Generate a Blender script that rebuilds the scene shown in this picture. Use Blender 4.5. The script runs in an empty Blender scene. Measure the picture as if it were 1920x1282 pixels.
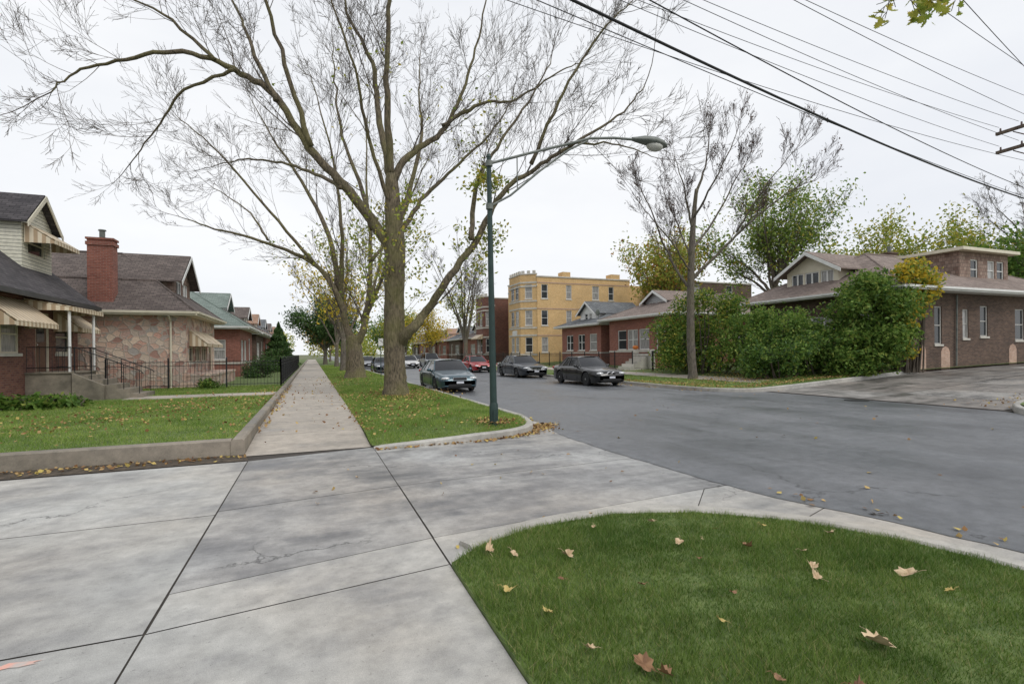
import bpy, math, random
import numpy as np
from mathutils import Vector, Matrix
random.seed(7); rng=np.random.default_rng(7)
scene=bpy.context.scene; col=scene.collection
V=Vector
# ------------------------------------------------------------ materials
def newmat(name):
    m=bpy.data.materials.new(name); m.use_nodes=True
    nt=m.node_tree; return m,nt,nt.nodes['Principled BSDF']
def nd(nt,t,**kw):
    n=nt.nodes.new(t)
    for k,v in kw.items(): setattr(n,k,v)
    return n
def c4(c): return (c[0],c[1],c[2],1)
def tex(nt,kind='Object',scale=(1,1,1)):
    tc=nd(nt,'ShaderNodeTexCoord'); mp=nd(nt,'ShaderNodeMapping')
    mp.inputs['Scale'].default_value=scale
    nt.links.new(tc.outputs[kind],mp.inputs['Vector']); return mp.outputs[0]
def noise(nt,vec,scale,detail=4,rough=.55,out=0):
    n=nd(nt,'ShaderNodeTexNoise'); n.inputs['Scale'].default_value=scale
    n.inputs['Detail'].default_value=detail; n.inputs['Roughness'].default_value=rough
    nt.links.new(vec,n.inputs['Vector']); return n.outputs[out]
def ramp(nt,fac,stops):
    r=nd(nt,'ShaderNodeValToRGB'); el=r.color_ramp.elements
    while len(el)<len(stops): el.new(.5)
    for e,(p,c) in zip(el,stops):
        e.position=p; e.color=c4(c) if hasattr(c,'__len__') else (c,c,c,1)
    nt.links.new(fac,r.inputs[0]); return r.outputs[0]
def mix(nt,fac,a,b,mode='MIX'):
    m=nd(nt,'ShaderNodeMix',data_type='RGBA',blend_type=mode)
    for i,x in ((0,fac),(6,a),(7,b)):
        if isinstance(x,(int,float)): m.inputs[i].default_value=x if i==0 else (x,x,x,1)
        elif isinstance(x,tuple): m.inputs[i].default_value=c4(x)
        else: nt.links.new(x,m.inputs[i])
    return m.outputs[2]
def bump(nt,b,h,strength,dist=.02):
    n=nd(nt,'ShaderNodeBump'); n.inputs['Strength'].default_value=strength
    n.inputs['Distance'].default_value=dist
    nt.links.new(h,n.inputs['Height']); nt.links.new(n.outputs[0],b.inputs['Normal'])
def island(nt): return nd(nt,'ShaderNodeNewGeometry').outputs['Random Per Island']
def mat_noise(name,c1,c2,scale=4,rough=.8,bmp=0,metal=0,kind='Object',stretch=(1,1,1),coat=0,spec=.5):
    m,nt,b=newmat(name); v=tex(nt,kind,stretch); n=noise(nt,v,scale)
    nt.links.new(ramp(nt,n,[(.3,c1),(.7,c2)]),b.inputs['Base Color'])
    b.inputs['Roughness'].default_value=rough; b.inputs['Metallic'].default_value=metal
    b.inputs['Coat Weight'].default_value=coat; b.inputs['Coat Roughness'].default_value=.04
    b.inputs['Specular IOR Level'].default_value=spec
    if bmp: bump(nt,b,n,bmp)
    return m
def mat_brick(name,c1,c2,mortar,bw=.21,bh=.072,ms=.007,rough=.85,var=.45,bmp=.5):
    m,nt,b=newmat(name); v=tex(nt,'UV')
    k=nd(nt,'ShaderNodeTexBrick'); nt.links.new(v,k.inputs['Vector'])
    k.inputs['Color1'].default_value=c4(c1); k.inputs['Color2'].default_value=c4(c2); k.inputs['Mortar'].default_value=c4(mortar)
    k.inputs['Scale'].default_value=1; k.inputs['Brick Width'].default_value=bw; k.inputs['Row Height'].default_value=bh
    k.inputs['Mortar Size'].default_value=ms; k.inputs['Bias'].default_value=-.1
    n=noise(nt,v,.7,6,.65); n2=noise(nt,v,9,3)
    o=mix(nt,var,k.outputs[0],ramp(nt,n,[(.3,.45),(.7,1.25)]),'MULTIPLY')
    o=mix(nt,.4,o,ramp(nt,n2,[(.3,.6),(.7,1.3)]),'MULTIPLY')
    nt.links.new(o,b.inputs['Base Color']); b.inputs['Roughness'].default_value=rough
    inv=nd(nt,'ShaderNodeMath',operation='SUBTRACT'); inv.inputs[0].default_value=1; nt.links.new(k.outputs['Fac'],inv.inputs[1])
    bump(nt,b,inv.outputs[0],bmp,.008)
    return m
def mat_island(name,stops,rough=.6,tr=.25,patch=0):
    m,nt,b=newmat(name); r=ramp(nt,island(nt),stops)
    if patch:
        v=tex(nt); r=mix(nt,patch,r,ramp(nt,noise(nt,v,.9,5,.6),[(.35,(.62,.7,.55)),(.65,(1.35,1.2,1.25))]),'MULTIPLY')
    nt.links.new(r,b.inputs['Base Color']); b.inputs['Roughness'].default_value=rough
    b.inputs['Specular IOR Level'].default_value=.3
    if tr:
        t=nd(nt,'ShaderNodeBsdfTranslucent'); nt.links.new(r,t.inputs[0]); ms=nd(nt,'ShaderNodeMixShader'); ms.inputs[0].default_value=tr
        out=[n for n in nt.nodes if n.type=='OUTPUT_MATERIAL'][0]
        nt.links.new(b.outputs[0],ms.inputs[1]); nt.links.new(t.outputs[0],ms.inputs[2]); nt.links.new(ms.outputs[0],out.inputs[0])
    return m
def cracks(nt,v,o,scale,width,lo=.48,hi=.56):
    sc=nd(nt,'ShaderNodeVectorMath',operation='SCALE'); nt.links.new(noise(nt,v,1.8,6,.6,1),sc.inputs[0]); sc.inputs['Scale'].default_value=1.1
    ad=nd(nt,'ShaderNodeVectorMath',operation='ADD'); nt.links.new(v,ad.inputs[0]); nt.links.new(sc.outputs[0],ad.inputs[1])
    e=nd(nt,'ShaderNodeTexVoronoi',feature='DISTANCE_TO_EDGE'); e.inputs['Scale'].default_value=scale; nt.links.new(ad.outputs[0],e.inputs['Vector'])
    dk=mix(nt,1.0,o,ramp(nt,e.outputs['Distance'],[(0,.32),(width,1)]),'MULTIPLY')
    return mix(nt,ramp(nt,noise(nt,v,.37,2),[(lo,0),(hi,1)]),o,dk)
def mat_concrete(name,base,dark,warm,stain=.6,lo=.42,hi=.62,crk=True,clo=.48):
    m,nt,b=newmat(name); v=tex(nt)
    A=noise(nt,v,.75,10,.68); S=noise(nt,tex(nt,'Object',(.35,2.6,1)),.9,8,.65); B=noise(nt,v,5,8,.7); C=noise(nt,v,150,2,.7); D=noise(nt,v,.22,3)
    o=mix(nt,ramp(nt,D,[(.4,0),(.65,1)]),base,warm)
    st=mix(nt,1.0,ramp(nt,A,[(lo,0),(hi,1)]),ramp(nt,S,[(.38,.35),(.6,1)]),'MULTIPLY')
    f=nd(nt,'ShaderNodeMath',operation='MULTIPLY'); f.inputs[1].default_value=stain; nt.links.new(st,f.inputs[0])
    o=mix(nt,f.outputs[0],o,dark)
    o=mix(nt,.8,o,ramp(nt,B,[(.32,.72),(.68,1.18)]),'MULTIPLY')
    sp=ramp(nt,noise(nt,v,26,3,.7),[(.63,1),(.7,.55)]); o=mix(nt,.7,o,sp,'MULTIPLY')
    o=mix(nt,.6,o,ramp(nt,C,[(.3,.65),(.7,1.3)]),'MULTIPLY')
    o=mix(nt,.8,o,ramp(nt,island(nt),[(0,.88),(1,1.08)]),'MULTIPLY')
    if crk: o=cracks(nt,v,o,.33,.006,clo,clo+.08)
    nt.links.new(o,b.inputs['Base Color'])
    nt.links.new(ramp(nt,st,[(0,.8),(1,.36)]),b.inputs['Roughness'])
    bump(nt,b,C,.4,.004)
    return m
M={}
M['conc']=mat_concrete('concrete',(.46,.46,.44),(.18,.18,.185),(.46,.42,.365),.8)
M['conc_dark']=mat_concrete('damp_concrete',(.42,.42,.41),(.13,.13,.135),(.42,.385,.34),.95,.38,.58)
M['walk']=mat_concrete('pavement_concrete',(.43,.385,.33),(.23,.205,.175),(.45,.40,.34),.65)
M['apron']=mat_concrete('patched_old_concrete',(.255,.235,.215),(.095,.088,.082),(.235,.205,.18),1.0,.38,.56,True,.38)
M['apron2']=mat_concrete('paler_patched_old_concrete',(.33,.315,.295),(.12,.115,.11),(.30,.27,.24),1.0,.38,.56,True,.38)
M['kerb']=mat_concrete('kerb_concrete',(.48,.47,.44),(.2,.19,.17),(.43,.40,.35),.6,crk=False)
M['wallconc']=mat_concrete('weathered_concrete',(.33,.285,.23),(.08,.075,.06),(.29,.25,.19),.9,.35,.6,crk=False)
M['joint']=mat_noise('joint_dirt',(.035,.03,.026),(.07,.06,.05),20,.95)
M['soil']=mat_noise('soil',(.035,.028,.02),(.11,.085,.06),9,.95,.6)
def mat_asphalt():
    m,nt,b=newmat('asphalt'); v=tex(nt); A=noise(nt,v,.33,9,.66); C=noise(nt,v,190,2,.85); B=noise(nt,v,5,8,.72); S=noise(nt,tex(nt,'Object',(1.6,.16,1)),.8,5,.6)
    o=mix(nt,1.0,ramp(nt,A,[(.36,(.078,.083,.092)),(.50,(.108,.113,.121)),(.64,(.138,.142,.15))]),ramp(nt,C,[(.28,.35),(.72,1.95)]),'MULTIPLY')
    o=mix(nt,.75,o,ramp(nt,B,[(.34,.72),(.66,1.28)]),'MULTIPLY'); o=mix(nt,.45,o,ramp(nt,S,[(.38,.72),(.62,1.2)]),'MULTIPLY')
    o=cracks(nt,v,o,.16,.004,.42,.5)
    nt.links.new(o,b.inputs['Base Color'])
    nt.links.new(ramp(nt,mix(nt,.3,A,S),[(.40,.30),(.60,.60)]),b.inputs['Roughness']); bump(nt,b,C,.6,.006); return m
M['asphalt']=mat_asphalt()
M['grassbase']=mat_noise('turf',(.06,.095,.024),(.15,.20,.06),6,.95,.5)
M['land']=mat_noise('land',(.08,.11,.04),(.16,.15,.08),.3,.95)
M['blade']=mat_island('grass_blade',[(0,(.065,.125,.02)),(.5,(.125,.22,.038)),(.85,(.20,.295,.07)),(1,(.38,.35,.17))],.55,.35,.9)
M['bladel']=mat_island('bright_grass_blade',[(0,(.13,.215,.035)),(.5,(.22,.355,.06)),(.85,(.31,.42,.11)),(1,(.44,.41,.2))],.55,.4,.9)
M['litter']=mat_island('dry_leaf_litter',[(0,(.14,.06,.025)),(.35,(.30,.17,.07)),(.7,(.46,.31,.14)),(1,(.55,.44,.12))],.8,.1)
M['brickbrown']=mat_brick('brown_brick',(.08,.048,.033),(.155,.095,.065),(.145,.118,.10),var=.65)
M['brickdark']=mat_brick('dark_red_brick',(.14,.05,.04),(.24,.10,.065),(.19,.145,.12))
M['brickred']=mat_brick('red_brick',(.25,.08,.055),(.36,.13,.09),(.30,.22,.19))
M['brickyel']=mat_brick('yellow_brick',(.66,.42,.18),(.76,.52,.25),(.56,.43,.26),var=.25)
M['brickpale']=mat_brick('patched_pale_brick',(.46,.29,.21),(.56,.39,.30),(.4,.34,.28))
M['stonelime']=mat_noise('limestone',(.46,.44,.39),(.60,.57,.51),3,.8)
M['sh_brown']=mat_brick('brown_shingle',(.11,.088,.08),(.185,.15,.135),(.05,.04,.035),.3,.14,.01,.9)
M['sh_dark']=mat_brick('dark_shingle',(.05,.045,.05),(.10,.09,.095),(.02,.02,.02),.3,.14,.01,.9)
M['sh_green']=mat_brick('green_shingle',(.19,.235,.21),(.26,.31,.28),(.11,.14,.13),.3,.14,.01,.9)
M['sh_pink']=mat_brick('weathered_tan_shingle',(.20,.155,.135),(.30,.24,.21),(.12,.095,.08),.3,.14,.01,.9)
M['sh_grey']=mat_brick('grey_shingle',(.12,.13,.14),(.2,.21,.22),(.06,.06,.065),.3,.14,.01,.9)
M['sh_orange']=mat_brick('terracotta_shingle',(.32,.2,.14),(.40,.27,.19),(.15,.08,.06),.3,.14,.01,.9)
M['sh_wall']=mat_brick('hung_shingle',(.22,.14,.11),(.38,.28,.23),(.15,.11,.09),.2,.2,.012,.9,.5)
M['siding']=mat_brick('cream_siding',(.70,.68,.56),(.72,.70,.59),(.33,.32,.27),60,.13,.014,.6,.15,.8)
M['greysiding']=mat_brick('grey_siding',(.44,.45,.46),(.48,.49,.50),(.2,.2,.2),60,.13,.012,.6,.15)
M['white']=mat_noise('white_paint',(.66,.66,.64),(.76,.76,.74),3,.5)
M['oldwhite']=mat_noise('weathered_white_paint',(.36,.35,.33),(.52,.51,.48),3,.6)
M['creampaint']=mat_noise('cream_paint',(.58,.53,.41),(.68,.63,.5),3,.5)
M['darkpaint']=mat_noise('dark_paint',(.03,.03,.03),(.05,.05,.05),3,.5)
M['iron']=mat_noise('black_iron',(.012,.012,.014),(.025,.025,.027),8,.4,.1,.3)
M['doorw']=mat_noise('brown_door',(.10,.05,.03),(.15,.08,.05),3,.5)
def mat_stone():
    m,nt,b=newmat('field_stone'); v=tex(nt,'UV',(1,1.25,1))
    vv=nd(nt,'ShaderNodeVectorMath',operation='ADD'); sc=nd(nt,'ShaderNodeVectorMath',operation='SCALE'); nt.links.new(noise(nt,v,4.0,2,.5,1),sc.inputs[0]); sc.inputs['Scale'].default_value=.14
    nt.links.new(v,vv.inputs[0]); nt.links.new(sc.outputs[0],vv.inputs[1])
    a=nd(nt,'ShaderNodeTexVoronoi'); a.inputs['Scale'].default_value=3.2; nt.links.new(vv.outputs[0],a.inputs['Vector'])
    e=nd(nt,'ShaderNodeTexVoronoi',feature='DISTANCE_TO_EDGE'); e.inputs['Scale'].default_value=3.2; nt.links.new(vv.outputs[0],e.inputs['Vector'])
    s=nd(nt,'ShaderNodeSeparateColor'); nt.links.new(a.outputs['Color'],s.inputs[0])
    o=ramp(nt,s.outputs[0],[(.08,(.36,.21,.17)),(.3,(.58,.38,.30)),(.5,(.50,.41,.34)),(.68,(.70,.55,.43)),(.82,(.56,.33,.26)),(.95,(.40,.36,.33))])
    o=mix(nt,.5,o,ramp(nt,noise(nt,v,14,5),[(.3,.7),(.7,1.3)]),'MULTIPLY')
    ed=ramp(nt,e.outputs['Distance'],[(.025,0),(.06,1)])
    o=mix(nt,ed,(.42,.37,.32),o); nt.links.new(o,b.inputs['Base Color']); b.inputs['Roughness'].default_value=.85
    bump(nt,b,ramp(nt,e.outputs['Distance'],[(.02,0),(.12,1)]),.6,.025); return m
M['stone']=mat_stone()
def mat_awn():
    m,nt,b=newmat('striped_awning'); v=tex(nt,'UV'); w=nd(nt,'ShaderNodeTexWave'); w.inputs['Scale'].default_value=1.3
    nt.links.new(v,w.inputs['Vector'])
    o=ramp(nt,w.outputs['Fac'],[(.47,(.70,.61,.46)),(.53,(.45,.33,.21))])
    o=mix(nt,.5,o,ramp(nt,noise(nt,v,2,4),[(.3,.7),(.7,1.1)]),'MULTIPLY')
    nt.links.new(o,b.inputs['Base Color']); b.inputs['Roughness'].default_value=.6; return m
M['awning']=mat_awn()
def mat_plain(name,c,rough=.5,metal=0,coat=0,spec=.5):
    return mat_noise(name,tuple(x*.9 for x in c),tuple(min(1,x*1.08) for x in c),6,rough,0,metal,coat=coat,spec=spec)
M['glass']=mat_plain('window_glass',(.03,.035,.04),.06)
M['glasscurt']=mat_noise('curtained_glass',(.18,.18,.18),(.45,.44,.42),5,.12,kind='UV',stretch=(3,.4,1))
M['carglass']=mat_plain('car_glass',(.012,.014,.018),.05)
M['tyre']=mat_plain('tyre_rubber',(.015,.015,.016),.8)
M['rim']=mat_plain('alloy',(.42,.43,.45),.3,.8)
M['chrome']=mat_plain('chrome',(.6,.6,.62),.15,.95)
M['headlamp']=mat_plain('headlamp_glass',(.6,.61,.62),.08,.2,1)
M['taillamp']=mat_plain('taillamp_glass',(.35,.015,.015),.15,0,1)
M['black']=mat_plain('black_plastic',(.012,.012,.013),.5)
M['plate']=mat_plain('number_plate',(.6,.62,.68),.4)
M['lampgreen']=mat_noise('green_lamp_paint',(.010,.028,.025),(.018,.046,.040),5,.55,.1)
M['lampgrey']=mat_noise('weathered_grey_green_metal',(.09,.11,.10),(.19,.20,.18),5,.5,.1)
M['lens']=mat_plain('lamp_lens',(.5,.5,.46),.2)
M['wood']=mat_noise('weathered_wood',(.07,.05,.04),(.16,.12,.09),3,.9,.4,stretch=(4,4,.5))
M['wire']=mat_plain('black_cable',(.012,.012,.013),.6)
M['porcelain']=mat_plain('insulator',(.1,.06,.05),.3)
M['pumpkin']=mat_noise('pumpkin_skin',(.5,.14,.02),(.62,.2,.03),4,.5)
M['stem']=mat_noise('stem',(.1,.08,.05),(.14,.11,.07),4,.9)
def mat_bark(name,c1,c2,moss):
    m,nt,b=newmat(name); v=tex(nt,'Object',(5,5,1.1)); v2=tex(nt)
    n=noise(nt,v,3.8,8,.72); k=noise(nt,v2,.9,4)
    o=ramp(nt,n,[(.36,c1),(.6,c2)]); o=mix(nt,ramp(nt,k,[(.42,0),(.6,.75)]),o,mix(nt,.5,o,moss))
    nt.links.new(o,b.inputs['Base Color']); b.inputs['Roughness'].default_value=.92; bump(nt,b,n,1,.09); return m
M['bark']=mat_bark('mossy_bark',(.045,.036,.025),(.23,.185,.125),(.20,.20,.055))
M['bark2']=mat_bark('grey_bark',(.055,.045,.04),(.21,.18,.15),(.16,.15,.07))
M['twig']=mat_noise('twig_bark',(.055,.045,.035),(.13,.105,.08),2,.9)
M['twigred']=mat_noise('reddish_twig_bark',(.05,.035,.032),(.11,.08,.07),2,.9)
M['lf_green']=mat_island('green_leaf',[(0,(.05,.11,.02)),(.45,(.105,.205,.035)),(.8,(.18,.29,.055)),(1,(.29,.34,.075))],tr=.4,patch=.5)
M['lf_lime']=mat_island('fresh_green_leaf',[(0,(.09,.16,.03)),(.45,(.17,.27,.05)),(.8,(.25,.36,.08)),(1,(.34,.40,.09))],tr=.45)
M['lf_dark']=mat_island('dark_green_leaf',[(0,(.03,.075,.022)),(.6,(.07,.14,.038)),(1,(.12,.20,.055))],patch=.5)
M['lf_yel']=mat_island('yellow_leaf',[(0,(.38,.36,.045)),(.5,(.64,.50,.055)),(.8,(.66,.43,.04)),(1,(.30,.34,.055))],tr=.45)
M['lf_yg']=mat_island('yellow_green_leaf',[(0,(.16,.23,.035)),(.5,(.30,.35,.06)),(.8,(.46,.43,.08)),(1,(.56,.44,.08))],tr=.45)
M['lf_or']=mat_island('orange_leaf',[(0,(.24,.11,.03)),(.5,(.4,.21,.05)),(1,(.46,.32,.08))])
M['lf_brown']=mat_island('brown_dead_leaf',[(0,(.06,.03,.02)),(1,(.17,.09,.06))])
M['mark']=mat_noise('faded_pink_paint',(.46,.44,.41),(.72,.36,.28),9,.8)
def paint(name,c,metal=.3): 
    return mat_plain(name,c,.32,metal,.7,.3)
# ------------------------------------------------------------ mesh helper
Z=V((0,0,1))
class MB:
    def __init__(s): s.v=[]; s.f=[]; s.m=[]
    def add(s,vs,fs,mi=0):
        o=len(s.v); s.v.extend(tuple(x) for x in vs); s.f.extend(tuple(i+o for i in f) for f in fs); s.m.extend([mi]*len(fs))
    def poly(s,pts,mi=0): s.add(pts,[tuple(range(len(pts)))],mi)
    def box(s,x0,x1,y0,y1,z0,z1,mi=0):
        s.add([(x0,y0,z0),(x1,y0,z0),(x1,y1,z0),(x0,y1,z0),(x0,y0,z1),(x1,y0,z1),(x1,y1,z1),(x0,y1,z1)],
              [(3,2,1,0),(4,5,6,7),(0,1,5,4),(1,2,6,5),(2,3,7,6),(3,0,4,7)],mi)
    def obox(s,O,U,N,u0,u1,v0,v1,n0,n1,mi=0):
        P=lambda u,v,n:O+U*u+Z*v+N*n
        s.add([P(u0,v0,n0),P(u1,v0,n0),P(u1,v0,n1),P(u0,v0,n1),P(u0,v1,n0),P(u1,v1,n0),P(u1,v1,n1),P(u0,v1,n1)],
              [(3,2,1,0),(4,5,6,7),(0,1,5,4),(1,2,6,5),(2,3,7,6),(3,0,4,7)],mi)
    def slab(s,pts,off,mi=0):
        pts=[V(p) for p in pts]; off=V(off); n=len(pts)
        s.add(pts+[p+off for p in pts],[tuple(range(n)),tuple(range(2*n-1,n-1,-1))]+[(i,(i+1)%n,n+(i+1)%n,n+i) for i in range(n)],mi)
    def tube(s,pts,rads,n=8,cap=True,mi=0,rough=0):
        o=len(s.v); u=None; L=len(pts)
        for i in range(L):
            t=(pts[min(i+1,L-1)]-pts[max(i-1,0)]); 
            if t.length<1e-9: t=V((0,0,1))
            t.normalize()
            u=t.orthogonal() if u is None else u-t*u.dot(t)
            u.normalize(); w=t.cross(u); r=rads[i]; p=pts[i]
            for k in range(n):
                a=6.28318*k/n; rr=r*(1+(random.uniform(-rough,rough) if rough else 0))
                s.v.append(tuple(p+u*(math.cos(a)*rr)+w*(math.sin(a)*rr)))
        for i in range(L-1):
            for k in range(n):
                k2=(k+1)%n; s.f.append((o+i*n+k,o+i*n+k2,o+(i+1)*n+k2,o+(i+1)*n+k)); s.m.append(mi)
        if cap:
            s.f.append(tuple(o+k for k in reversed(range(n)))); s.m.append(mi)
            s.f.append(tuple(o+(L-1)*n+k for k in range(n))); s.m.append(mi)
    def cyl(s,p0,p1,r0,r1=None,n=10,mi=0): s.tube([V(p0),V(p1)],[r0,r0 if r1 is None else r1],n,True,mi)
    def ell(s,c,rx,ry,rz,n=12,m=8,mi=0):
        vs=[(c[0],c[1],c[2]-rz)]
        for j in range(1,m):
            ph=-math.pi/2+math.pi*j/m
            for k in range(n):
                a=2*math.pi*k/n; vs.append((c[0]+rx*math.cos(ph)*math.cos(a),c[1]+ry*math.cos(ph)*math.sin(a),c[2]+rz*math.sin(ph)))
        vs.append((c[0],c[1],c[2]+rz)); fs=[]
        for k in range(n): fs.append((0,1+(k+1)%n,1+k))
        for j in range(m-2):
            for k in range(n):
                a=1+j*n+k; b=1+j*n+(k+1)%n; fs.append((a,b,b+n,a+n))
        e=len(vs)-1
        for k in range(n): fs.append((e,1+(m-2)*n+k,1+(m-2)*n+(k+1)%n))
        s.add(vs,fs,mi)
    def lathex(s,c,prof,n=24,mi=0):
        o=len(s.v)
        for (x,r) in prof:
            for k in range(n):
                a=2*math.pi*k/n; s.v.append((c[0]+x,c[1]+r*math.cos(a),c[2]+r*math.sin(a)))
        for i in range(len(prof)-1):
            for k in range(n):
                k2=(k+1)%n; s.f.append((o+i*n+k,o+i*n+k2,o+(i+1)*n+k2,o+(i+1)*n+k)); s.m.append(mi)
        s.f.append(tuple(o+k for k in range(n))); s.m.append(mi)
        s.f.append(tuple(o+(len(prof)-1)*n+k for k in range(n))); s.m.append(mi)
    def obj(s,name,mats,parent=None,loc=(0,0,0),smooth=False,uv=True,sharp=None):
        me=bpy.data.meshes.new(name); me.from_pydata(s.v,[],s.f)
        if not isinstance(mats,(list,tuple)): mats=[mats]
        for m in mats: me.materials.append(m)
        if len(mats)>1: me.polygons.foreach_set('material_index',s.m)
        if uv:
            L=me.uv_layers.new(name='UVMap'); data=[0.0]*(2*len(me.loops)); vv=me.vertices; ll=me.loops
            for p in me.polygons:
                n=p.normal
                t=Z.cross(n) 
                if t.length<.05: t=V((1,0,0))
                t.normalize(); b=n.cross(t)
                for li in p.loop_indices:
                    q=vv[ll[li].vertex_index].co; data[2*li]=q.dot(t)+ (13.7 if abs(n.x)>.7 else 0)+50; data[2*li+1]=q.dot(b)+50
            L.data.foreach_set('uv',data)
        if smooth:
            me.polygons.foreach_set('use_smooth',[True]*len(me.polygons))
            if sharp:
                try: me.set_sharp_from_angle(angle=math.radians(sharp))
                except Exception: pass
        ob=bpy.data.objects.new(name,me); col.objects.link(ob); ob.location=loc
        if parent: ob.parent=parent
        return ob
def thing(name,label,cat,loc,group=None):
    e=bpy.data.objects.new(name,None); e.empty_display_size=.3; col.objects.link(e); e.location=loc
    e['label']=label; e['category']=cat
    if group: e['group']=group
    return e
def top(ob,label,cat,kind=None,group=None):
    ob['label']=label; ob['category']=cat
    if kind: ob['kind']=kind
    if group: ob['group']=group
    return ob
# ------------------------------------------------------------ heights
def lerp(x,xs,ys): return float(np.interp(x,xs,ys))
HX=[15,17,26,38,60]; HZ=[.13,.15,.66,.95,1.1]
def hz(x): return lerp(x,HX,HZ)
def ha(x): return max(.008,lerp(x,[17,20,27,38,60],[.008,.14,.58,.88,1.02]))
def zs(y): return lerp(y,[9.9,12.5],[.004,.12])
LYS=[9.74,9.8,9.9,10.25,10.9,11.9,14]; LXS=[1.9,2.8,3.5,4.2,4.6,4.85,4.85]
def zlv(x,y):
    t=np.clip((x-1.05)/3.8,0,1); return .05+.08*np.interp(y,[9.75,11.0],[0,1])+.06*np.sin(np.pi*t)*np.interp(y,[9.9,12],[.3,1])
def zl(x,y): return float(zlv(x,y))
def strips(name,ys,xl,xr,zf,mat,nc,label,cat):
    mb=MB()
    for j,y in enumerate(ys):
        for i in range(nc+1):
            x=xl(y)+(xr(y)-xl(y))*(i/nc); mb.v.append((x,y,zf(x,y)))
    for j in range(len(ys)-1):
        for i in range(nc):
            a=j*(nc+1)+i; mb.f.append((a,a+1,a+nc+2,a+nc+1)); mb.m.append(0)
    return top(mb.obj(name,mat,smooth=True),label,cat,'structure')
# ------------------------------------------------------------ ground
mb=MB(); mb.poly([(-900,-400,-.05),(900,-400,-.05),(900,1600,-.05),(-900,1600,-.05)])
top(mb.obj('ground',M['land']),'flat green and brown ground reaching the horizon','ground','structure')
def wob(pts,amp=.025,step=.2):
    out=[]
    for (a,b) in zip(pts[:-1],pts[1:]):
        n=max(1,int(min(math.dist(a,b),30)/step)); 
        for i in range(n):
            t=i/n; out.append((a[0]+(b[0]-a[0])*t+random.uniform(-amp,amp),a[1]+(b[1]-a[1])*t))
    out.append(pts[-1]); return out
Ledge=[(5.72,-60),(5.7,1.5),(5.62,2.5),(5.35,3.6),(5.02,4.7),(4.88,6),(4.8,9.3),(4.98,10.3),(5.2,11.2),(5.25,13),(5.25,60),(5.25,420)]
Redge=[(15.4,420),(15.4,19),(15.9,16.9),(16.8,16.1),(17.5,15.8),(17.5,8.2),(16.2,6),(15.5,3),(15.4,-60)]
mb=MB(); mb.poly([(x,y,.006) for x,y in wob(Ledge)+Redge])
top(mb.obj('road',M['asphalt']),'damp dark grey asphalt street','road','structure')
mb=MB()
def slabp(pts,z=0,zf=None,gap=.010,mi=0):
    cx=sum(p[0] for p in pts)/len(pts); cy=sum(p[1] for p in pts)/len(pts); q=[]
    for x,y in pts:
        d=math.hypot(x-cx,y-cy); k=(d-gap*1.3)/d; X=cx+(x-cx)*k; Y=cy+(y-cy)*k
        q.append((X,Y,zf(X,Y) if zf else z))
    mb.poly(q,mi)
xs=[-29,-25,-21,-17,-13,-9,-5,-1.0]
for i in range(7):
    a,b=xs[i],xs[i+1]; sl=.06
    slabp([(a,3.9+sl*(a+1)*.4),(b,3.85+sl*(b+1)*.4),(b,6.42),(a,6.38)])
    slabp([(a,6.38),(b,6.42),(b,9.45),(a,9.4)])
    slabp([(a,-3),(b,-3),(b,3.85+sl*(b+1)*.4),(a,3.9+sl*(a+1)*.4)])
slabp([(-1,-6),(1.05,-6),(1.05,.3),(-1,.3)]); slabp([(-1,.3),(1.05,.3),(1.05,4.15),(-1,3.85)])
slabp([(-1,3.85),(1.05,4.15),(1.05,4.8),(-1,4.42)],gap=.007)
slabp([(-1,4.42),(1.05,4.8),(1.05,6.86),(-1,6.55)],mi=1,gap=.007); slabp([(-1,6.55),(1.05,6.86),(1.05,9.88),(-1,9.45)],mi=1,gap=.007)
slabp([(1.05,4.8),(4.6,5.15),(5.2,5.2),(5.2,7.1),(1.05,6.86)],mi=1)
slabp([(1.05,6.86),(5.2,7.1),(5.2,9.9),(4.85,9.8),(1.05,9.3)],mi=1,gap=.006)
slabp([(1.05,9.3),(4.85,9.8),(5.4,9.9),(5.4,11.4),(4.95,11.0),(4.45,10.15),(3.7,9.75),(2.65,9.6),(1.7,9.62),(1.05,9.78)],gap=.004)
slabp([(1.05,4.12),(1.43,4.4),(2.06,4.62),(2.99,4.66),(3.78,4.37),(4.6,5.15),(1.05,4.8)],gap=.006)
slabp([(3.78,4.37),(4.5,3.75),(5.5,4.1),(5.3,5.2),(4.6,5.15)],gap=.006)
slabp([(4.5,3.75),(4.93,3.0),(5.1,2.2),(5.9,2.4),(5.8,3.8),(5.5,4.1)],gap=.006)
for k in range(8): slabp([(5.1,2.2-2*k),(5.1,.2-2*k),(5.9,.2-2*k),(5.9,2.4-2*k if k==0 else 2.2-2*k)],gap=.004)
al=top(mb.obj('alley',[M['conc'],M['conc_dark']]),'stained concrete alley apron with dark joints between slabs','alley','structure')
mb=MB(); mb.poly([(-29,-6,-.008),(6.2,-6,-.008),(6.2,11.2,-.008),(-29,11.2,-.008)])
top(mb.obj('alley_bed',M['joint']),'dark dirt in the joints between slabs','ground','structure')
mb=MB(); pts=[]
for k in range(26): a=k/26*6.283; pts.append((-1.70+.24*math.cos(a)*random.uniform(.7,1.2),3.74+.03*math.sin(a)*random.uniform(.6,1.5),.004))
mb.poly(pts); top(mb.obj('paint_mark',M['mark']),'faded pink spray paint mark on concrete','paint','structure')
mb=MB(); 
for k in range(40): mb.box(4.85,5.4,11.4+k*4,15.38+k*4,-.02,.002)
for k in range(40): mb.box(15.2,15.5,20+k*4,23.98+k*4,-.02,.0075)
top(mb.obj('gutter',M['kerb']),'concrete gutter strip beside the asphalt','gutter','structure')
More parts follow.
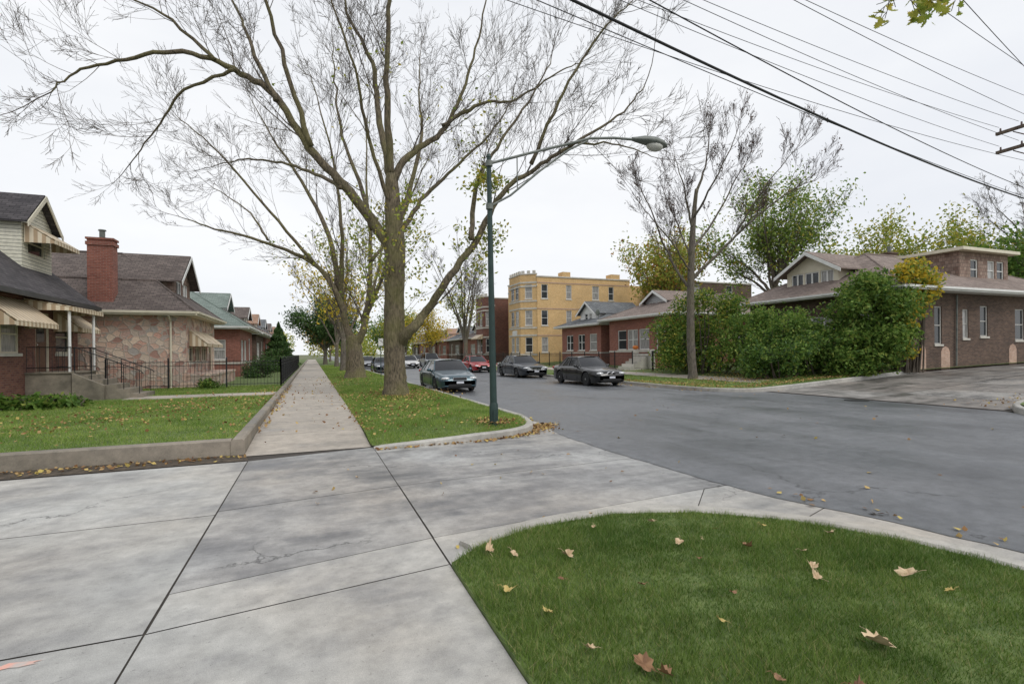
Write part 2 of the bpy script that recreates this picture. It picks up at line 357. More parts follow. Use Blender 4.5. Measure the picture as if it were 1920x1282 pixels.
mb=MB(); mb.poly([(-29,9.45,.002),(-1.0,9.5,.002),(-1.1,10.05,.02),(-29,10.05,.02)])
top(mb.obj('soil_strip',M['soil']),'bare dark soil strip along the low wall','ground','structure')
# pavements
mb=MB(); y=9.9
while y<170:
    st=1.83; slabp([(-1.12,y),(1.02,y),(1.02,y+st),(-1.12,y+st)],zf=lambda X,Y:zs(Y),gap=.007); y+=st
top(mb.obj('pavement',M['walk']),'tan concrete pavement running straight along the lawns','pavement','structure')
mb=MB(); mb.poly([(-1.3,9.9,-.007),(1.1,9.9,-.007),(1.1,12.5,.085),(-1.3,12.5,.085)]); mb.poly([(-1.3,12.5,.085),(1.1,12.5,.085),(1.1,175,.085),(-1.3,175,.085)])
top(mb.obj('pavement_bed',M['joint']),'dirt under the pavement joints','ground','structure')
mb=MB(); y=17.5
while y<150:
    slabp([(18.6,y),(20.1,y),(20.1,y+1.5),(18.6,y+1.5)],zf=lambda X,Y:hz(X)+.012); y+=1.5
mb.poly([(20.1,32.2,hz(20.1)+.014),(24,32.2,hz(24)+.014),(24,33.6,hz(24)+.014),(20.1,33.6,hz(20.1)+.014)])
top(mb.obj('pavement',M['walk']),'concrete pavement on the far side of the street','pavement','structure')
mb=MB(); mb.box(-6.1,-1.34,21.2,22.6,.1,.262)
top(mb.obj('path',M['walk']),'short concrete path from pavement to front steps','path','structure')
# far alley
mb=MB(); x=17.5
while x<70:
    for (a,b) in ((8.1,12),(12,15.8)): slabp([(x,a),(x+2.1,a),(x+2.1,b),(x,b)],zf=lambda X,Y:ha(X),mi=random.choice((0,0,1)),gap=.016); slabp([(x+2.1,a),(x+4,a),(x+4,b),(x+2.1,b)],zf=lambda X,Y:ha(X),mi=random.choice((0,1)),gap=.016)
    x+=4
top(mb.obj('alley',[M['apron'],M['apron2']]),'cracked concrete alley rising gently beside the brown house','alley','structure')
strips('alley_bed',[7.9,16],lambda y:17.4,lambda y:72,lambda x,y:ha(x)-.014,M['joint'],26,'dark dirt below the far alley joints','ground')
mb=MB(); mb.tube([V((0,0,0)),V((0,0,.02)),V((0,0,.024))],[.36,.36,.33],24); mb.tube([V((0,0,.024)),V((0,0,.03))],[.26,.25],24)
top(mb.obj('manhole_cover',M['iron'],loc=(17.0,11.8,.0)),'round iron manhole cover set in the asphalt','manhole')
# lawns
NL=[(1.05,-6),(1.05,4.1),(1.43,4.4),(2.06,4.62),(2.99,4.66),(3.78,4.37),(4.5,3.75),(4.93,3.0),(5.1,2.2),(5.12,1),(5.12,-6)]
mb=MB(); mb.poly([(x,y,.03) for x,y in NL]); mb.poly([(x,y,-.02) for x,y in NL])
for a,b in zip(NL,NL[1:]+NL[:1]): mb.poly([(a[0],a[1],-.02),(b[0],b[1],-.02),(b[0],b[1],.03),(a[0],a[1],.03)])
top(mb.obj('lawn',M['grassbase']),'rounded green corner lawn dotted with fallen leaves','lawn','structure')
strips('lawn',LYS+[18,24,40,80,165],lambda y:1.03,lambda y:lerp(y,LYS,LXS),zl,M['grassbase'],8,'grass verge between pavement and street','lawn')
strips('lawn',[10.1,14,20,26,40,80,170],lambda y:-60,lambda y:-1.25,lambda x,y:.23,M['grassbase'],4,'front yards of bright green grass','lawn')
def rl(y): return lerp(y,[15.85,16.05,16.3,17,18,20],[18.4,17.2,16.5,15.85,15.6,15.5])
strips('lawn',[15.85,16.05,16.3,17,18,20,30,60,170],rl,lambda y:90,lambda x,y:hz(x),M['grassbase'],60,'leaf-strewn grass on the far corner','lawn')
strips('lawn',[-30,2,5,7,8.05],lambda y:lerp(y,[2,5,7,8],[15.6,15.9,16.8,18]),lambda y:90,lambda x,y:hz(x),M['grassbase'],60,'grass south of the far alley','lawn')
# kerbs
def kerb(name,pts,w,zlo,zhi,mat,label):
    mb=MB(); n=len(pts); P=[V((p[0],p[1])) for p in pts]; b=.025; sb=b if w>0 else -b
    for i in range(n):
        t=P[min(i+1,n-1)]-P[max(i-1,0)]; t.normalize(); nn=V((-t.y,t.x)); h=zhi[i] if hasattr(zhi,'__len__') else zhi
        for (o,z) in ((0,zlo),(0,h-b),(sb,h),(w-sb,h),(w,h-b),(w,zlo)):
            q=P[i]+nn*o; mb.v.append((q.x,q.y,z))
    for i in range(n-1):
        for k in range(5): mb.f.append((i*6+k,i*6+k+1,(i+1)*6+k+1,(i+1)*6+k)); mb.m.append(0)
    mb.poly(mb.v[0:6]); mb.poly(mb.v[(n-1)*6:n*6])
    return top(mb.obj(name,mat),label,'kerb','structure')
def smoothpts(pts,it=2):
    for _ in range(it):
        o=[pts[0]]
        for a,b in zip(pts[:-1],pts[1:]):
            o+= [(a[0]*.75+b[0]*.25,a[1]*.75+b[1]*.25),(a[0]*.25+b[0]*.75,a[1]*.25+b[1]*.75)]
        o.append(pts[-1]); pts=o
    return pts
kp=smoothpts([(1.05,9.8),(1.8,9.74),(2.7,9.76),(3.5,9.88),(4.2,10.22),(4.62,10.9),(4.88,12.2)])
kz=[lerp(i,[0,len(kp)*.4],[.035,.15]) for i in range(len(kp))]
kerb('kerb',[(x,y) for x,y in kp]+[(4.88,60),(4.88,165)],-.17,-.02,kz+[.15,.15],M['kerb'],'rounded concrete kerb around the grass verge')
kp=smoothpts([(1.3,4.35),(2.06,4.66),(2.99,4.7),(3.82,4.41),(4.54,3.79),(4.97,3.02),(5.14,2.2),(5.16,0)])
kerb('kerb',kp+[(5.16,-6)],.19,-.02,.045,M['kerb'],'low light concrete kerb curving round the corner lawn')
kp=smoothpts([(27,15.85),(20,15.86),(17.6,15.95),(16.4,16.3),(15.7,17.2),(15.48,19)])
kerb('kerb',kp+[(15.48,60),(15.48,170)],.16,-.02,[hz(max(17,p[0]))+.01 for p in kp]+[.16,.16],M['kerb'],'concrete kerb around the far corner')
kp=smoothpts([(15.5,0),(15.6,4),(16.3,6.3),(17.6,8.0),(19.5,8.12)]); kerb('kerb',kp,.16,-.02,[hz(max(17,p[0]))+.01 for p in kp],M['kerb'],'concrete kerb at the opposite alley corner')
kerb('kerb_wall',[(-24,9.95),(-1.32,10.02)],.2,-.03,.29,M['wallconc'],'low weathered concrete wall edging the yard by the alley')
kerb('kerb_wall',[(-1.12,10.0),(-1.12,170)],.2,-.03,.29,M['wallconc'],'low weathered concrete wall edging the yard along the pavement')
# ------------------------------------------------------------ numpy stuff meshes
def fastmesh(name,verts,faces,mat,parent=None,loc=(0,0,0)):
    me=bpy.data.meshes.new(name); nv=len(verts); nf,k=faces.shape
    me.vertices.add(nv); me.vertices.foreach_set('co',verts.astype(np.float32).ravel())
    me.loops.add(nf*k); me.loops.foreach_set('vertex_index',faces.astype(np.int32).ravel())
    me.polygons.add(nf); me.polygons.foreach_set('loop_start',np.arange(0,nf*k,k,dtype=np.int32))
    try: me.polygons.foreach_set('loop_total',np.full(nf,k,dtype=np.int32))
    except Exception: pass
    me.update(calc_edges=True); me.materials.append(mat)
    ob=bpy.data.objects.new(name,me); col.objects.link(ob); ob.location=loc
    if parent: ob.parent=parent
    return ob
def inpoly(x,y,poly):
    c=np.zeros(len(x),bool); n=len(poly)
    for i in range(n):
        x1,y1=poly[i]; x2,y2=poly[(i+1)%n]
        m=((y1>y)!=(y2>y)); c^= m&(x<(x2-x1)*(y-y1)/((y2-y1)+1e-12)+x1)
    return c
def grass(name,poly,dens,h,w,zf,mat,label):
    xs=[p[0] for p in poly]; ys=[p[1] for p in poly]
    n=int((max(xs)-min(xs))*(max(ys)-min(ys))*dens)
    x=rng.uniform(min(xs),max(xs),n); y=rng.uniform(min(ys),max(ys),n); m=inpoly(x,y,poly); x=x[m]; y=y[m]; n=len(x)
    z=zf(x,y); H=h*rng.uniform(.4,1.3,n)*(1+.35*np.sin(x*2.1+np.sin(y*1.7))*np.sin(y*2.6)+.3*np.sin(x*9+y*3)*np.sin(y*11-x*4)); a=rng.uniform(0,6.283,n); l=H*rng.uniform(.1,1.2,n); la=rng.uniform(0,6.283,n)+np.sin(x*3)*np.sin(y*2.2)*1.5
    v=np.empty((n,3,3)); dx=np.cos(a)*w/2; dy=np.sin(a)*w/2
    v[:,0]=np.stack([x-dx,y-dy,z],1); v[:,1]=np.stack([x+dx,y+dy,z],1); v[:,2]=np.stack([x+l*np.cos(la),y+l*np.sin(la),z+H],1)
    return top(fastmesh(name,v.reshape(-1,3),np.arange(3*n).reshape(n,3),mat),label,'grass','stuff')
grass('grass',[(p[0],max(p[1],1.0)) for p in NL],9500,.048,.0048,lambda x,y:x*0+.028,M['blade'],'short dark green grass of the corner lawn')
TL=[(1.0,9.74)]+[(x,y) for x,y in zip([1.9,2.8,3.5,4.2,4.62,4.86],[9.74,9.78,9.88,10.22,10.9,12.0])]+[(4.86,26),(1.0,26)]
grass('grass',TL,1900,.06,.008,zlv,M['bladel'],'bright green grass of the street verge')
grass('grass',[(1.0,26),(4.86,26),(4.86,75),(1,75)],300,.07,.02,zlv,M['bladel'],'green grass of the verge further down')
grass('grass',[(-13,10.2),(-1.32,10.2),(-1.32,21.2),(-13,21.2)],1100,.055,.009,lambda x,y:x*0+.23,M['bladel'],'bright green grass of the front yard')
grass('grass',[(-9,22.6),(-1.32,22.6),(-1.32,28),(-9,28)],600,.06,.014,lambda x,y:x*0+.23,M['bladel'],'green grass beyond the front path')
grass('grass',[(18.3,15.95),(17,16.2),(16,17.1),(15.7,19),(15.7,34),(18.5,34),(18.5,18),(26,18),(26,15.95)],300,.07,.02,lambda x,y:np.interp(x,HX,HZ),M['bladel'],'green grass of the far corner')
def leaves(name,c,size,mat,parent=None,loc=(0,0,0),flat=False,rel=.55):
    n=len(c); a=rng.normal(size=(n,3))
    if flat: a[:,2]*=.3
    a/=np.linalg.norm(a,axis=1)[:,None]+1e-9
    b=rng.normal(size=(n,3)); 
    if flat: b[:,2]*=.3
    b-=a*(a*b).sum(1)[:,None]; b/=np.linalg.norm(b,axis=1)[:,None]+1e-9
    s=(size*rng.uniform(.6,1.3,n))[:,None]; nn=np.cross(a,b)
    v=np.empty((n,4,3)); v[:,0]=c-a*s*.5; v[:,1]=c+b*s*rel*.5+nn*s*.08; v[:,2]=c+a*s*.5; v[:,3]=c-b*s*rel*.5+nn*s*.08
    return fastmesh(name,v.reshape(-1,3),np.arange(4*n).reshape(n,4),mat,parent,loc)
def litter(label,segs,size=.07):
    C=[]
    for (x0,y0,x1,y1,wd,n,z) in segs:
        t=rng.uniform(0,1,n); x=x0+(x1-x0)*t+rng.normal(0,wd,n); y=y0+(y1-y0)*t+rng.normal(0,wd,n)
        zz=np.array([z(a,b) if callable(z) else z for a,b in zip(x,y)])+.012+rng.uniform(0,.015,n); C.append(np.stack([x,y,zz],1))
    top(leaves('leaf_litter',np.concatenate(C),size,M['litter'],flat=True,rel=.8),label,'leaves','stuff')
litter('brown fallen leaves gathered along the kerbs and lawns',[
 (1.1,9.6,3.2,9.62,.06,150,.004),(3.2,9.62,4.5,10.1,.08,260,.004),(4.5,10.2,5.3,11.2,.16,320,.006),(5.15,11.6,5.2,22,.06,350,.004),
 (1.5,11.5,4.3,24,.8,1100,lambda x,y:zl(x,y)+.035),(2.9,18,2.9,21,.9,500,lambda x,y:zl(x,y)+.035),(4.0,10.8,3.7,11,.3,200,.2),(1.1,11,1.1,30,.08,350,.13),(-1.05,12,-1.05,30,.06,200,.12),
 (1.4,26,4.4,50,.8,700,.22),(-8,9.75,-1.2,9.8,.12,260,.012),(-7,11.5,-2,20,1.4,900,.265),(-5,13,-2,24,1.2,300,.265),(-1.6,11,-1.6,26,.25,160,.27),(-1,15,1,40,.5,150,.12),
 (5.3,4.5,5.8,2.6,.10,20,.006),(16,16.9,15.5,30,.3,900,lambda x,y:hz(x)+.05),(16.4,16.5,25,16.4,.25,700,lambda x,y:hz(x)+.05),(17,19,24,20,1.2,1500,lambda x,y:hz(x)+.05),
 (14.9,20,15.2,30,.15,250,.006),(15,18,20,15.4,.35,200,.03),(18,9,26,8.2,.4,200,lambda x,y:ha(x)+.02),(6,5,14,14,3,60,.006),(0,5,4,8,1.6,12,.0),(21,20,21,45,1,500,lambda x,y:hz(x)+.04)])
# fallen leaves
MP=[(0,-.1),(.18,-.32),(.22,-.18),(.5,-.2),(.42,0),(.55,.18),(.3,.2),(.34,.4),(.16,.34),(0,.62),(-.16,.34),(-.34,.4),(-.3,.2),(-.55,.18),(-.42,0),(-.5,-.2),(-.22,-.18),(-.18,-.32)]
FP=[(0,-.3),(.16,-.34),(.3,-.22),(.44,-.12),(.38,.02),(.44,.16),(.33,.24),(.28,.38),(.15,.38),(0,.54),(-.15,.4),(-.27,.36),(-.33,.22),(-.46,.16),(-.38,.0),(-.42,-.14),(-.3,-.24),(-.15,-.33)]
LM=[mat_noise('tan_dry_leaf',(.36,.24,.13),(.62,.48,.31),20,.7),mat_noise('yellow_dry_leaf',(.40,.30,.09),(.56,.44,.17),20,.7),mat_noise('brown_dry_leaf',(.16,.08,.04),(.32,.18,.09),20,.7)]
LP=[(1.38,4.11,.14,0),(1.95,3.79,.13,0),(3.45,3.36,.13,2),(4.13,2.48,.16,0),(3.0,1.98,.2,0),(1.64,2.3,.16,2),(1.4,3.01,.11,1),(3.59,2.85,.12,0),(2.99,3.66,.10,0),(1.27,3.39,.11,1),(2.2,1.95,.08,2),(1.55,3.98,.12,0),(4.4,3.3,.09,0),(2.7,2.75,.07,2),(4.1,2.2,.07,1),(2.5,1.75,.09,2),(3.45,2.7,.10,0),(2.2,3.1,.07,2),(1.45,2.55,.09,0),(3.1,4.2,.08,0),(4.0,3.7,.07,1),(2.5,4.3,.08,0),(1.7,3.4,.06,2),(1.7,2.2,.10,2),(2.9,3.3,.06,2),(3.8,3.1,.07,0),(2.35,2.5,.07,1)]
for i in range(14): LP.append((rng.uniform(-.8,4.2),rng.uniform(3.6,8.5),.05,int(rng.integers(0,3))))
for (x,y,s,k) in LP:
    on=inpoly(np.array([x]),np.array([y]),NL)[0]; z=.07 if on else .012; st=random.uniform(.6,.95)
    ax=random.uniform(0,3.14); cu=random.uniform(.6,2.2); pw=random.uniform(0,.5)
    pts=[]
    for (px,py),(qx,qy) in zip(MP,FP):
        px=qx+(px-qx)*pw; py=qy+(py-qy)*pw
        f=random.uniform(.8,1.12); px*=f*st; py*=f; q=(px*math.cos(ax)+py*math.sin(ax)); pts.append((px*s,py*s,cu*s*q*q+random.uniform(0,.12)*s))
    cc=(0,.05*s,0); mb=MB(); mb.add([cc]+pts,[(0,1+i,1+(i+1)%len(pts)) for i in range(len(pts))])
    mb.tube([V((0,-.1*s,0)),V((.05*s,-.5*s,.02)),V((.02,-.7*s,.015))],[.002,.0015,.0015],4)
    ob=mb.obj('fallen_leaf',LM[k],loc=(x,y,z),uv=False); ob.rotation_euler=(random.uniform(-.4,.4),random.uniform(-.4,.4),random.uniform(0,6.28))
    top(ob,('dry tan','yellowed','brown')[k]+(' maple leaf lying on the grass' if on else ' leaf lying on the concrete'),'leaf',group='fallen autumn leaves')
# ------------------------------------------------------------ buildings
def win(parent,O,U,N,u0,u1,v0,v1,fm,depth=.1,rows=2,cols=1,sill=True,gm=None,sillm=None):
    mb=MB(); P=lambda u,v,n:O+U*u+Z*v+N*n
    g=-depth+.012; mb.poly([P(u0,v0,g),P(u1,v0,g),P(u1,v1,g),P(u0,v1,g)])
    w=mb.obj('window',gm or random.choice([M['glass'],M['glasscurt']]),parent)
    mb=MB(); f=.06; a,b=-depth+.002,-depth+.055
    mb.obox(O,U,N,u0,u0+f,v0,v1,a,b); mb.obox(O,U,N,u1-f,u1,v0,v1,a,b); mb.obox(O,U,N,u0+f,u1-f,v0,v0+f,a,b); mb.obox(O,U,N,u0+f,u1-f,v1-f,v1,a,b)
    for r in range(1,rows):
        v=v0+(v1-v0)*r/rows; mb.obox(O,U,N,u0+f,u1-f,v-.025,v+.025,a,b-.01)
    for c in range(1,cols):
        u=u0+(u1-u0)*c/cols; mb.obox(O,U,N,u-.045,u+.045,v0+f,v1-f,a,b+.01)
    mb.obj('frame',fm,w)
    if sill:
        mb=MB(); mb.obox(O,U,N,u0-.06,u1+.06,v0-.1,v0-.002,-depth,.05); mb.obj('sill',sillm or M['stonelime'],w)
def door(parent,O,U,N,u0,u1,v0,v1,fm,depth=.12):
    mb=MB(); mb.obox(O,U,N,u0+.07,u1-.07,v0,v1-.07,-depth,-depth+.05)
    mb.obox(O,U,N,u0+.22,u1-.22,v0+.2,v0+.9,-depth+.05,-depth+.065)
    d=mb.obj('door',M['doorw'],parent)
    mb=MB(); mb.obox(O,U,N,u0+.22,u1-.22,v0+1.1,v1-.3,-depth+.05,-depth+.06); mb.obj('glass',M['glass'],d)
    mb=MB(); mb.obox(O,U,N,u0,u0+.068,v0,v1,-depth,-.02); mb.obox(O,U,N,u1-.068,u1,v0,v1,-depth,-.02); mb.obox(O,U,N,u0+.068,u1-.068,v1-.068,v1,-depth,-.02); mb.obj('frame',fm,d)
    mb=MB(); c=O+U*(u0+.15)+Z*(v0+1)+N*(-depth+.09); mb.ell(c,.03,.03,.03,8,6); mb.obj('handle',M['chrome'],d)
def panel(mb,O,U,N,W,H,ops,depth=.12,mi=0,v00=0):
    us=sorted({0,W,*[o[1] for o in ops],*[o[2] for o in ops]}); vs=sorted({v00,H,*[o[3] for o in ops],*[o[4] for o in ops]})
    P=lambda u,v,n=0:O+U*u+Z*v+N*n
    for a,b in zip(us[:-1],us[1:]):
        for c,d in zip(vs[:-1],vs[1:]):
            mu,mv=(a+b)/2,(c+d)/2
            if any(o[1]<mu<o[2] and o[3]<mv<o[4] for o in ops): continue
            mb.poly([P(a,c),P(b,c),P(b,d),P(a,d)],mi)
    for o in ops:
        _,a,b,c,d=o[:5]
        for q in ([(a,c),(b,c)],[(b,c),(b,d)],[(b,d),(a,d)],[(a,d),(a,c)]):
            mb.poly([P(*q[0]),P(*q[1]),P(q[1][0],q[1][1],-depth),P(q[0][0],q[0][1],-depth)],mi)
def fill(parent,O,U,N,ops,fm,sill=True):
    for o in ops:
        if o[0]=='w': win(parent,O,U,N,*o[1:5],fm,cols=o[5] if len(o)>5 else 1,rows=o[6] if len(o)>6 else 2,sill=sill)
        else: door(parent,O,U,N,*o[1:5],fm)
def awning(parent,O,U,N,u0,u1,vt,vb,proj,name='awning'):
    mb=MB(); P=lambda u,v,n:O+U*u+Z*v+N*n
    mb.slab([P(u0,vt,.03),P(u1,vt,.03),P(u1,vb,proj),P(u0,vb,proj)],(0,0,-.03))
    mb.obox(O,U,N,u0,u1,vb-.16,vb-.03,proj-.03,proj-.005)
    for u in (u0,u1-.02): mb.slab([P(u,vt-.04,.03),P(u,vb-.04,proj-.04),P(u,vb-.14,proj-.04),P(u,vb-.14,.03)],U*.02)
    return mb.obj(name,M['awning'],parent)
def hiproof(D,W,o,ez,rz,s,rm,trim,parent,half=None):
    mb=MB(); P=lambda a,b,z:V((-s*a,b,z)); ra=min(W/2+o,D/2)*.95
    E=[P(-o,-o,ez),P(D+o,-o,ez),P(D+o,W+o,ez),P(-o,W+o,ez)]; R=[P(ra-o,W/2,rz),P(D+o-ra,W/2,rz)]
    for q in ([E[0],E[1],R[1],R[0]],[E[1],E[2],R[1]],[E[2],E[3],R[0],R[1]],[E[3],E[0],R[0]]): mb.poly(q)
    mb.tube([R[0]+V((0,0,.01)),R[1]+V((0,0,.01))],[.07,.07],6)
    for i in (0,3): mb.tube([E[i],R[0]],[.05,.05],6)
    mb.tube([E[1],R[1]],[.05,.05],6)
    r=mb.obj('roof',rm,parent)
    mb=MB()
    for a,b in ((0,1),(1,2),(2,3),(3,0)):
        A,B=E[a],E[b]; c=V((-s*D/2,W/2,ez)); mid=(A+B)/2; n=(mid-c); n.z=0
        if a in (0,2): n=V((0,n.y,0)).normalized()
        else: n=V((n.x,0,0)).normalized()
        mb.slab([A+Z*.02,B+Z*.02,B-Z*.17,A-Z*.17],n*.03)
        mb.slab([A+n*.032+Z*.015,B+n*.032+Z*.015,B+n*.032-Z*.09,A+n*.032-Z*.09],n*.09)
    mb.poly([P(-o,-o,ez-.16),P(D+o,-o,ez-.16),P(D+o,W+o,ez-.16),P(-o,W+o,ez-.16)])
    mb.obj('eave',trim,r)
    return r
def dormer(parent,s,a0,a1,b0,b1,zb,ze,zp,wm,rm,tm,ops,o=.3,roofp=None):
    P=lambda a,b,z:V((-s*a,b,z)); U=V((0,1,0)); N=V((s,0,0)); O=P(a0,b0,0); w=b1-b0; mid=(b0+b1)/2
    mb=MB(); panel(mb,O,U,N,w,ze,ops,.08,0,zb)
    mb.poly([P(a0,b0,ze),P(a0,b1,ze),P(a0,mid,zp)])
    for b in (b0,b1): mb.poly([P(a0,b,zb-.5),P(a1,b,zb-.5),P(a1,b,ze),P(a0,b,ze)])
    d=mb.obj('dormer',wm,parent)
    fill(parent,O,U,N,ops,tm,False)
    mb=MB(); k=(zp-ze)/(w/2); lo=ze-k*o
    for (bb,sg) in ((b0-o,-1),(b1+o,1)):
        mb.slab([P(a0-o,bb,lo+.06),P(a1,bb,lo+.06),P(a1,mid,zp+.06),P(a0-o,mid,zp+.06)],(0,0,.07))
    mb.obj('dormer_roof',rm,d)
    mb=MB()
    for bb in (b0-o,b1+o): mb.slab([P(a0-o-.03,bb,lo-.1),P(a0-o-.03,mid,zp-.1),P(a0-o-.03,mid,zp+.1),P(a0-o-.03,bb,lo+.1)],P(-.03,0,0))
    mb.obj('barge_board',tm,d)
def stairs(parent,x0,x1,y0,y1,z0,z1,n,mat=None):
    mb=MB(); dx=(x1-x0)/n
    for i in range(n):
        a,b=sorted((x0+dx*i,x0+dx*(i+1))); mb.box(a,b,y0,y1,z0-.3,z0+(z1-z0)*(n-i)/n)
    return mb.obj('steps',mat or M['wallconc'],parent)
def bungalow(label,s,Xf,y0,W,D,z0,ez,rz,wm,rm,trim,front,side,o=.5,name='brick_house',band=None,strim=None):
    e=thing(name,label,'house',(Xf,y0,z0)); P=lambda a,b,z:V((-s*a,b,z))
    Of,Uf,Nf=P(0,0,0),V((0,1,0)),V((s,0,0)); Os,Us,Ns=P(0,0,0),V((-s,0,0)),V((0,-1,0)); H=ez-.15
    mb=MB(); panel(mb,Of,Uf,Nf,W,H,front,v00=-.6); panel(mb,Os,Us,Ns,D,H,side,v00=-.6)
    mb.poly([P(D,0,-.6),P(D,W,-.6),P(D,W,H),P(D,0,H)]); mb.poly([P(0,W,-.6),P(D,W,-.6),P(D,W,H),P(0,W,H)])
    mb.obj('wall',wm,e)
    if band:
        mb=MB(); mb.obox(Of,Uf,Nf,-.03,W+.03,band,band+.12,0,.035); mb.obox(Os,Us,Ns,0,D,band,band+.12,0,.035); mb.obj('stone_band',M['stonelime'],e)
    fill(e,Of,Uf,Nf,front,trim); fill(e,Os,Us,Ns,side,strim or trim)
    r=hiproof(D,W,o,ez,rz,s,rm,trim,e)
    return e,r,(Of,Uf,Nf),(Os,Us,Ns)
def chimney(roof,x,y,z0,z1,w,d,mat):
    mb=MB(); mb.box(x-w/2,x+w/2,y-d/2,y+d/2,z0,z1); mb.box(x-w/2-.05,x+w/2+.05,y-d/2-.05,y+d/2+.05,z1-.25,z1-.1); mb.box(x-w/2-.05,x+w/2+.05,y-d/2-.05,y+d/2+.05,z1+.001,z1+.09)
    c=mb.obj('chimney',mat,roof)
    mb=MB(); mb.cyl((x,y,z1+.09),(x,y,z1+.45),.11,.11,10); mb.cyl((x,y,z1+.45),(x,y,z1+.5),.16,.14,10); mb.obj('flue',M['lampgrey'],roof)
# --- house 1 (left, dark brick, striped awnings)
e=thing('brick_house','dark brick house with cream dormer and striped awnings','house',(-9,17,.23))
mb=MB(); O=V((0,0,0)); U=V((0,1,0)); N=V((1,0,0)); ops=[('w',2.6,4.7,1.65,2.9,2),('d',5.75,6.75,.95,3.1),('w',7.25,8.5,1.65,2.9,1)]
panel(mb,O,U,N,9.2,3.55,ops,v00=-.4)
for yy in (0,9.2): mb.poly([(0,yy,-.4),(-9,yy,-.4),(-9,yy,3.55),(-4.5,yy,8.0),(0,yy,3.55)])
mb.poly([(-9,0,-.4),(-9,9.2,-.4),(-9,9.2,3.55),(-9,0,3.55)]); mb.obj('wall',M['brickdark'],e)
fill(e,O,U,N,ops,M['creampaint'])
mb=MB()
mb.slab([(.6,-.4,3.6),(.6,9.6,3.6),(-4.5,9.6,8.15),(-4.5,-.4,8.15)],(0,0,-.14)); mb.slab([(-9.6,-.4,3.6),(-9.6,9.6,3.6),(-4.5,9.6,8.15),(-4.5,-.4,8.15)],(0,0,-.14))
rf=mb.obj('roof',M['sh_dark'],e)
mb=MB(); mb.box(.6,.7,-.4,9.6,3.44,3.6)
mb.slab([(.58,9.61,3.6),(-4.5,9.61,8.15),(-4.5,9.61,7.9),(.58,9.61,3.35)],(0,.04,0)); mb.obj('gutter_board',M['darkpaint'],rf)
dormer(e,1,.75,5,6.7,9.0,4.6,6.55,7.6,M['siding'],M['sh_dark'],M['creampaint'],[('w',.45,1.75,5.35,6.2,1)],.25)
awning(e,V((-.75,6.7,0)),U,N,.1,2.2,6.45,5.85,.95)
awning(e,O,U,N,2.3,4.95,3.42,2.62,.95); awning(e,O,U,N,7.0,8.8,3.3,2.6,.9); awning(e,O,U,N,4.9,7.7,3.5,3.25,1.35,'canopy')
mb=MB(); mb.box(0.005,1.25,5.0,7.2,-.3,.95); mb.box(.0,1.3,4.95,7.25,.951,1.0); st=mb.obj('stoop',M['wallconc'],e)
stairs(e,1.3,3.3,5.1,6.6,0,.86,5)
mb=MB(); mb.slab([(1.3,4.9,-.2),(2.2,4.9,-.2),(2.2,4.9,.5),(1.3,4.9,.95)],(0,.19,0)); mb.obj('cheek_wall',M['wallconc'],e)
for y in (5.15,6.55):
    mb=MB(); mb.tube([V((1.3,y,1.85)),V((3.2,y,1.0)),V((3.3,y,.9))],[.018]*3,6)
    for i in range(5): x=1.3+i*.47; zt=1.85-(x-1.3)*.447; zb=max(.05,.9-(x-1.3)*.43); mb.cyl((x,y,zb),(x,y,zt),.014,n=6)
    if y<6: segs=((.05,5.0,1.25,5.0),)
    else: segs=((1.25,6.6,1.25,7.2),(1.25,7.2,.05,7.2))
    for (a,b,c,d) in segs:
        for z in (1.15,1.85): mb.tube([V((a,b,z)),V((c,d,z))],[.016]*2,6)
        n=max(1,int(math.dist((a,b),(c,d))/.17))
        for i in range(n+1): t=i/n; mb.cyl((a+(c-a)*t,b+(d-b)*t,1.0),(a+(c-a)*t,b+(d-b)*t,1.87),.008,n=5)
    mb.obj('railing',M['iron'],e)
for y in (7.15,5.05): mb=MB(); mb.cyl((1.2,y,1.0),(1.2,y,3.2),.045); mb.obj('post',M['white'],e)
# --- house 2 (stone)
e,r,F,S=bungalow('stone-faced bungalow with brown shingle roof and brick chimney',1,-5.5,28,7.4,12,.23,3.55,6.75,M['stone'],M['sh_brown'],M['creampaint'],
  [('w',.6,1.6,1.2,2.6),('w',2.0,3.3,1.2,2.6,2),('w',3.7,5.0,1.2,2.6,2),('d',5.7,6.7,.6,2.8)],[('w',6.5,7.6,1.4,2.6)],.5,'stone_house')
chimney(r,-3.3,.35,2.9,6.75,.95,.6,M['brickred'])
dormer(e,1,.9,6,2.0,5.6,4.0,5.4,6.7,M['sh_wall'],M['sh_brown'],M['white'],[('w',.5,1.7,4.45,5.35,2,1),('w',1.9,3.1,4.45,5.35,2,1)],.4)
for a,b in ((.5,1.7),(1.9,3.4),(3.6,5.1)): awning(e,*F,a,b,2.75,2.1,.8)
mb=MB(); mb.tube([V((-.6,-.45,3.35)),V((-.6,-.1,3.1)),V((-.6,-.08,.1)),V((-.55,-.3,0))],[.045]*4,8); mb.obj('downpipe',M['creampaint'],e)
mb=MB(); mb.box(0.01,1.1,-.01,7.4,-.3,.55); mb.box(.0,1.15,-.05,7.45,.551,.65); mb.obj('porch_base',M['stone'],e)
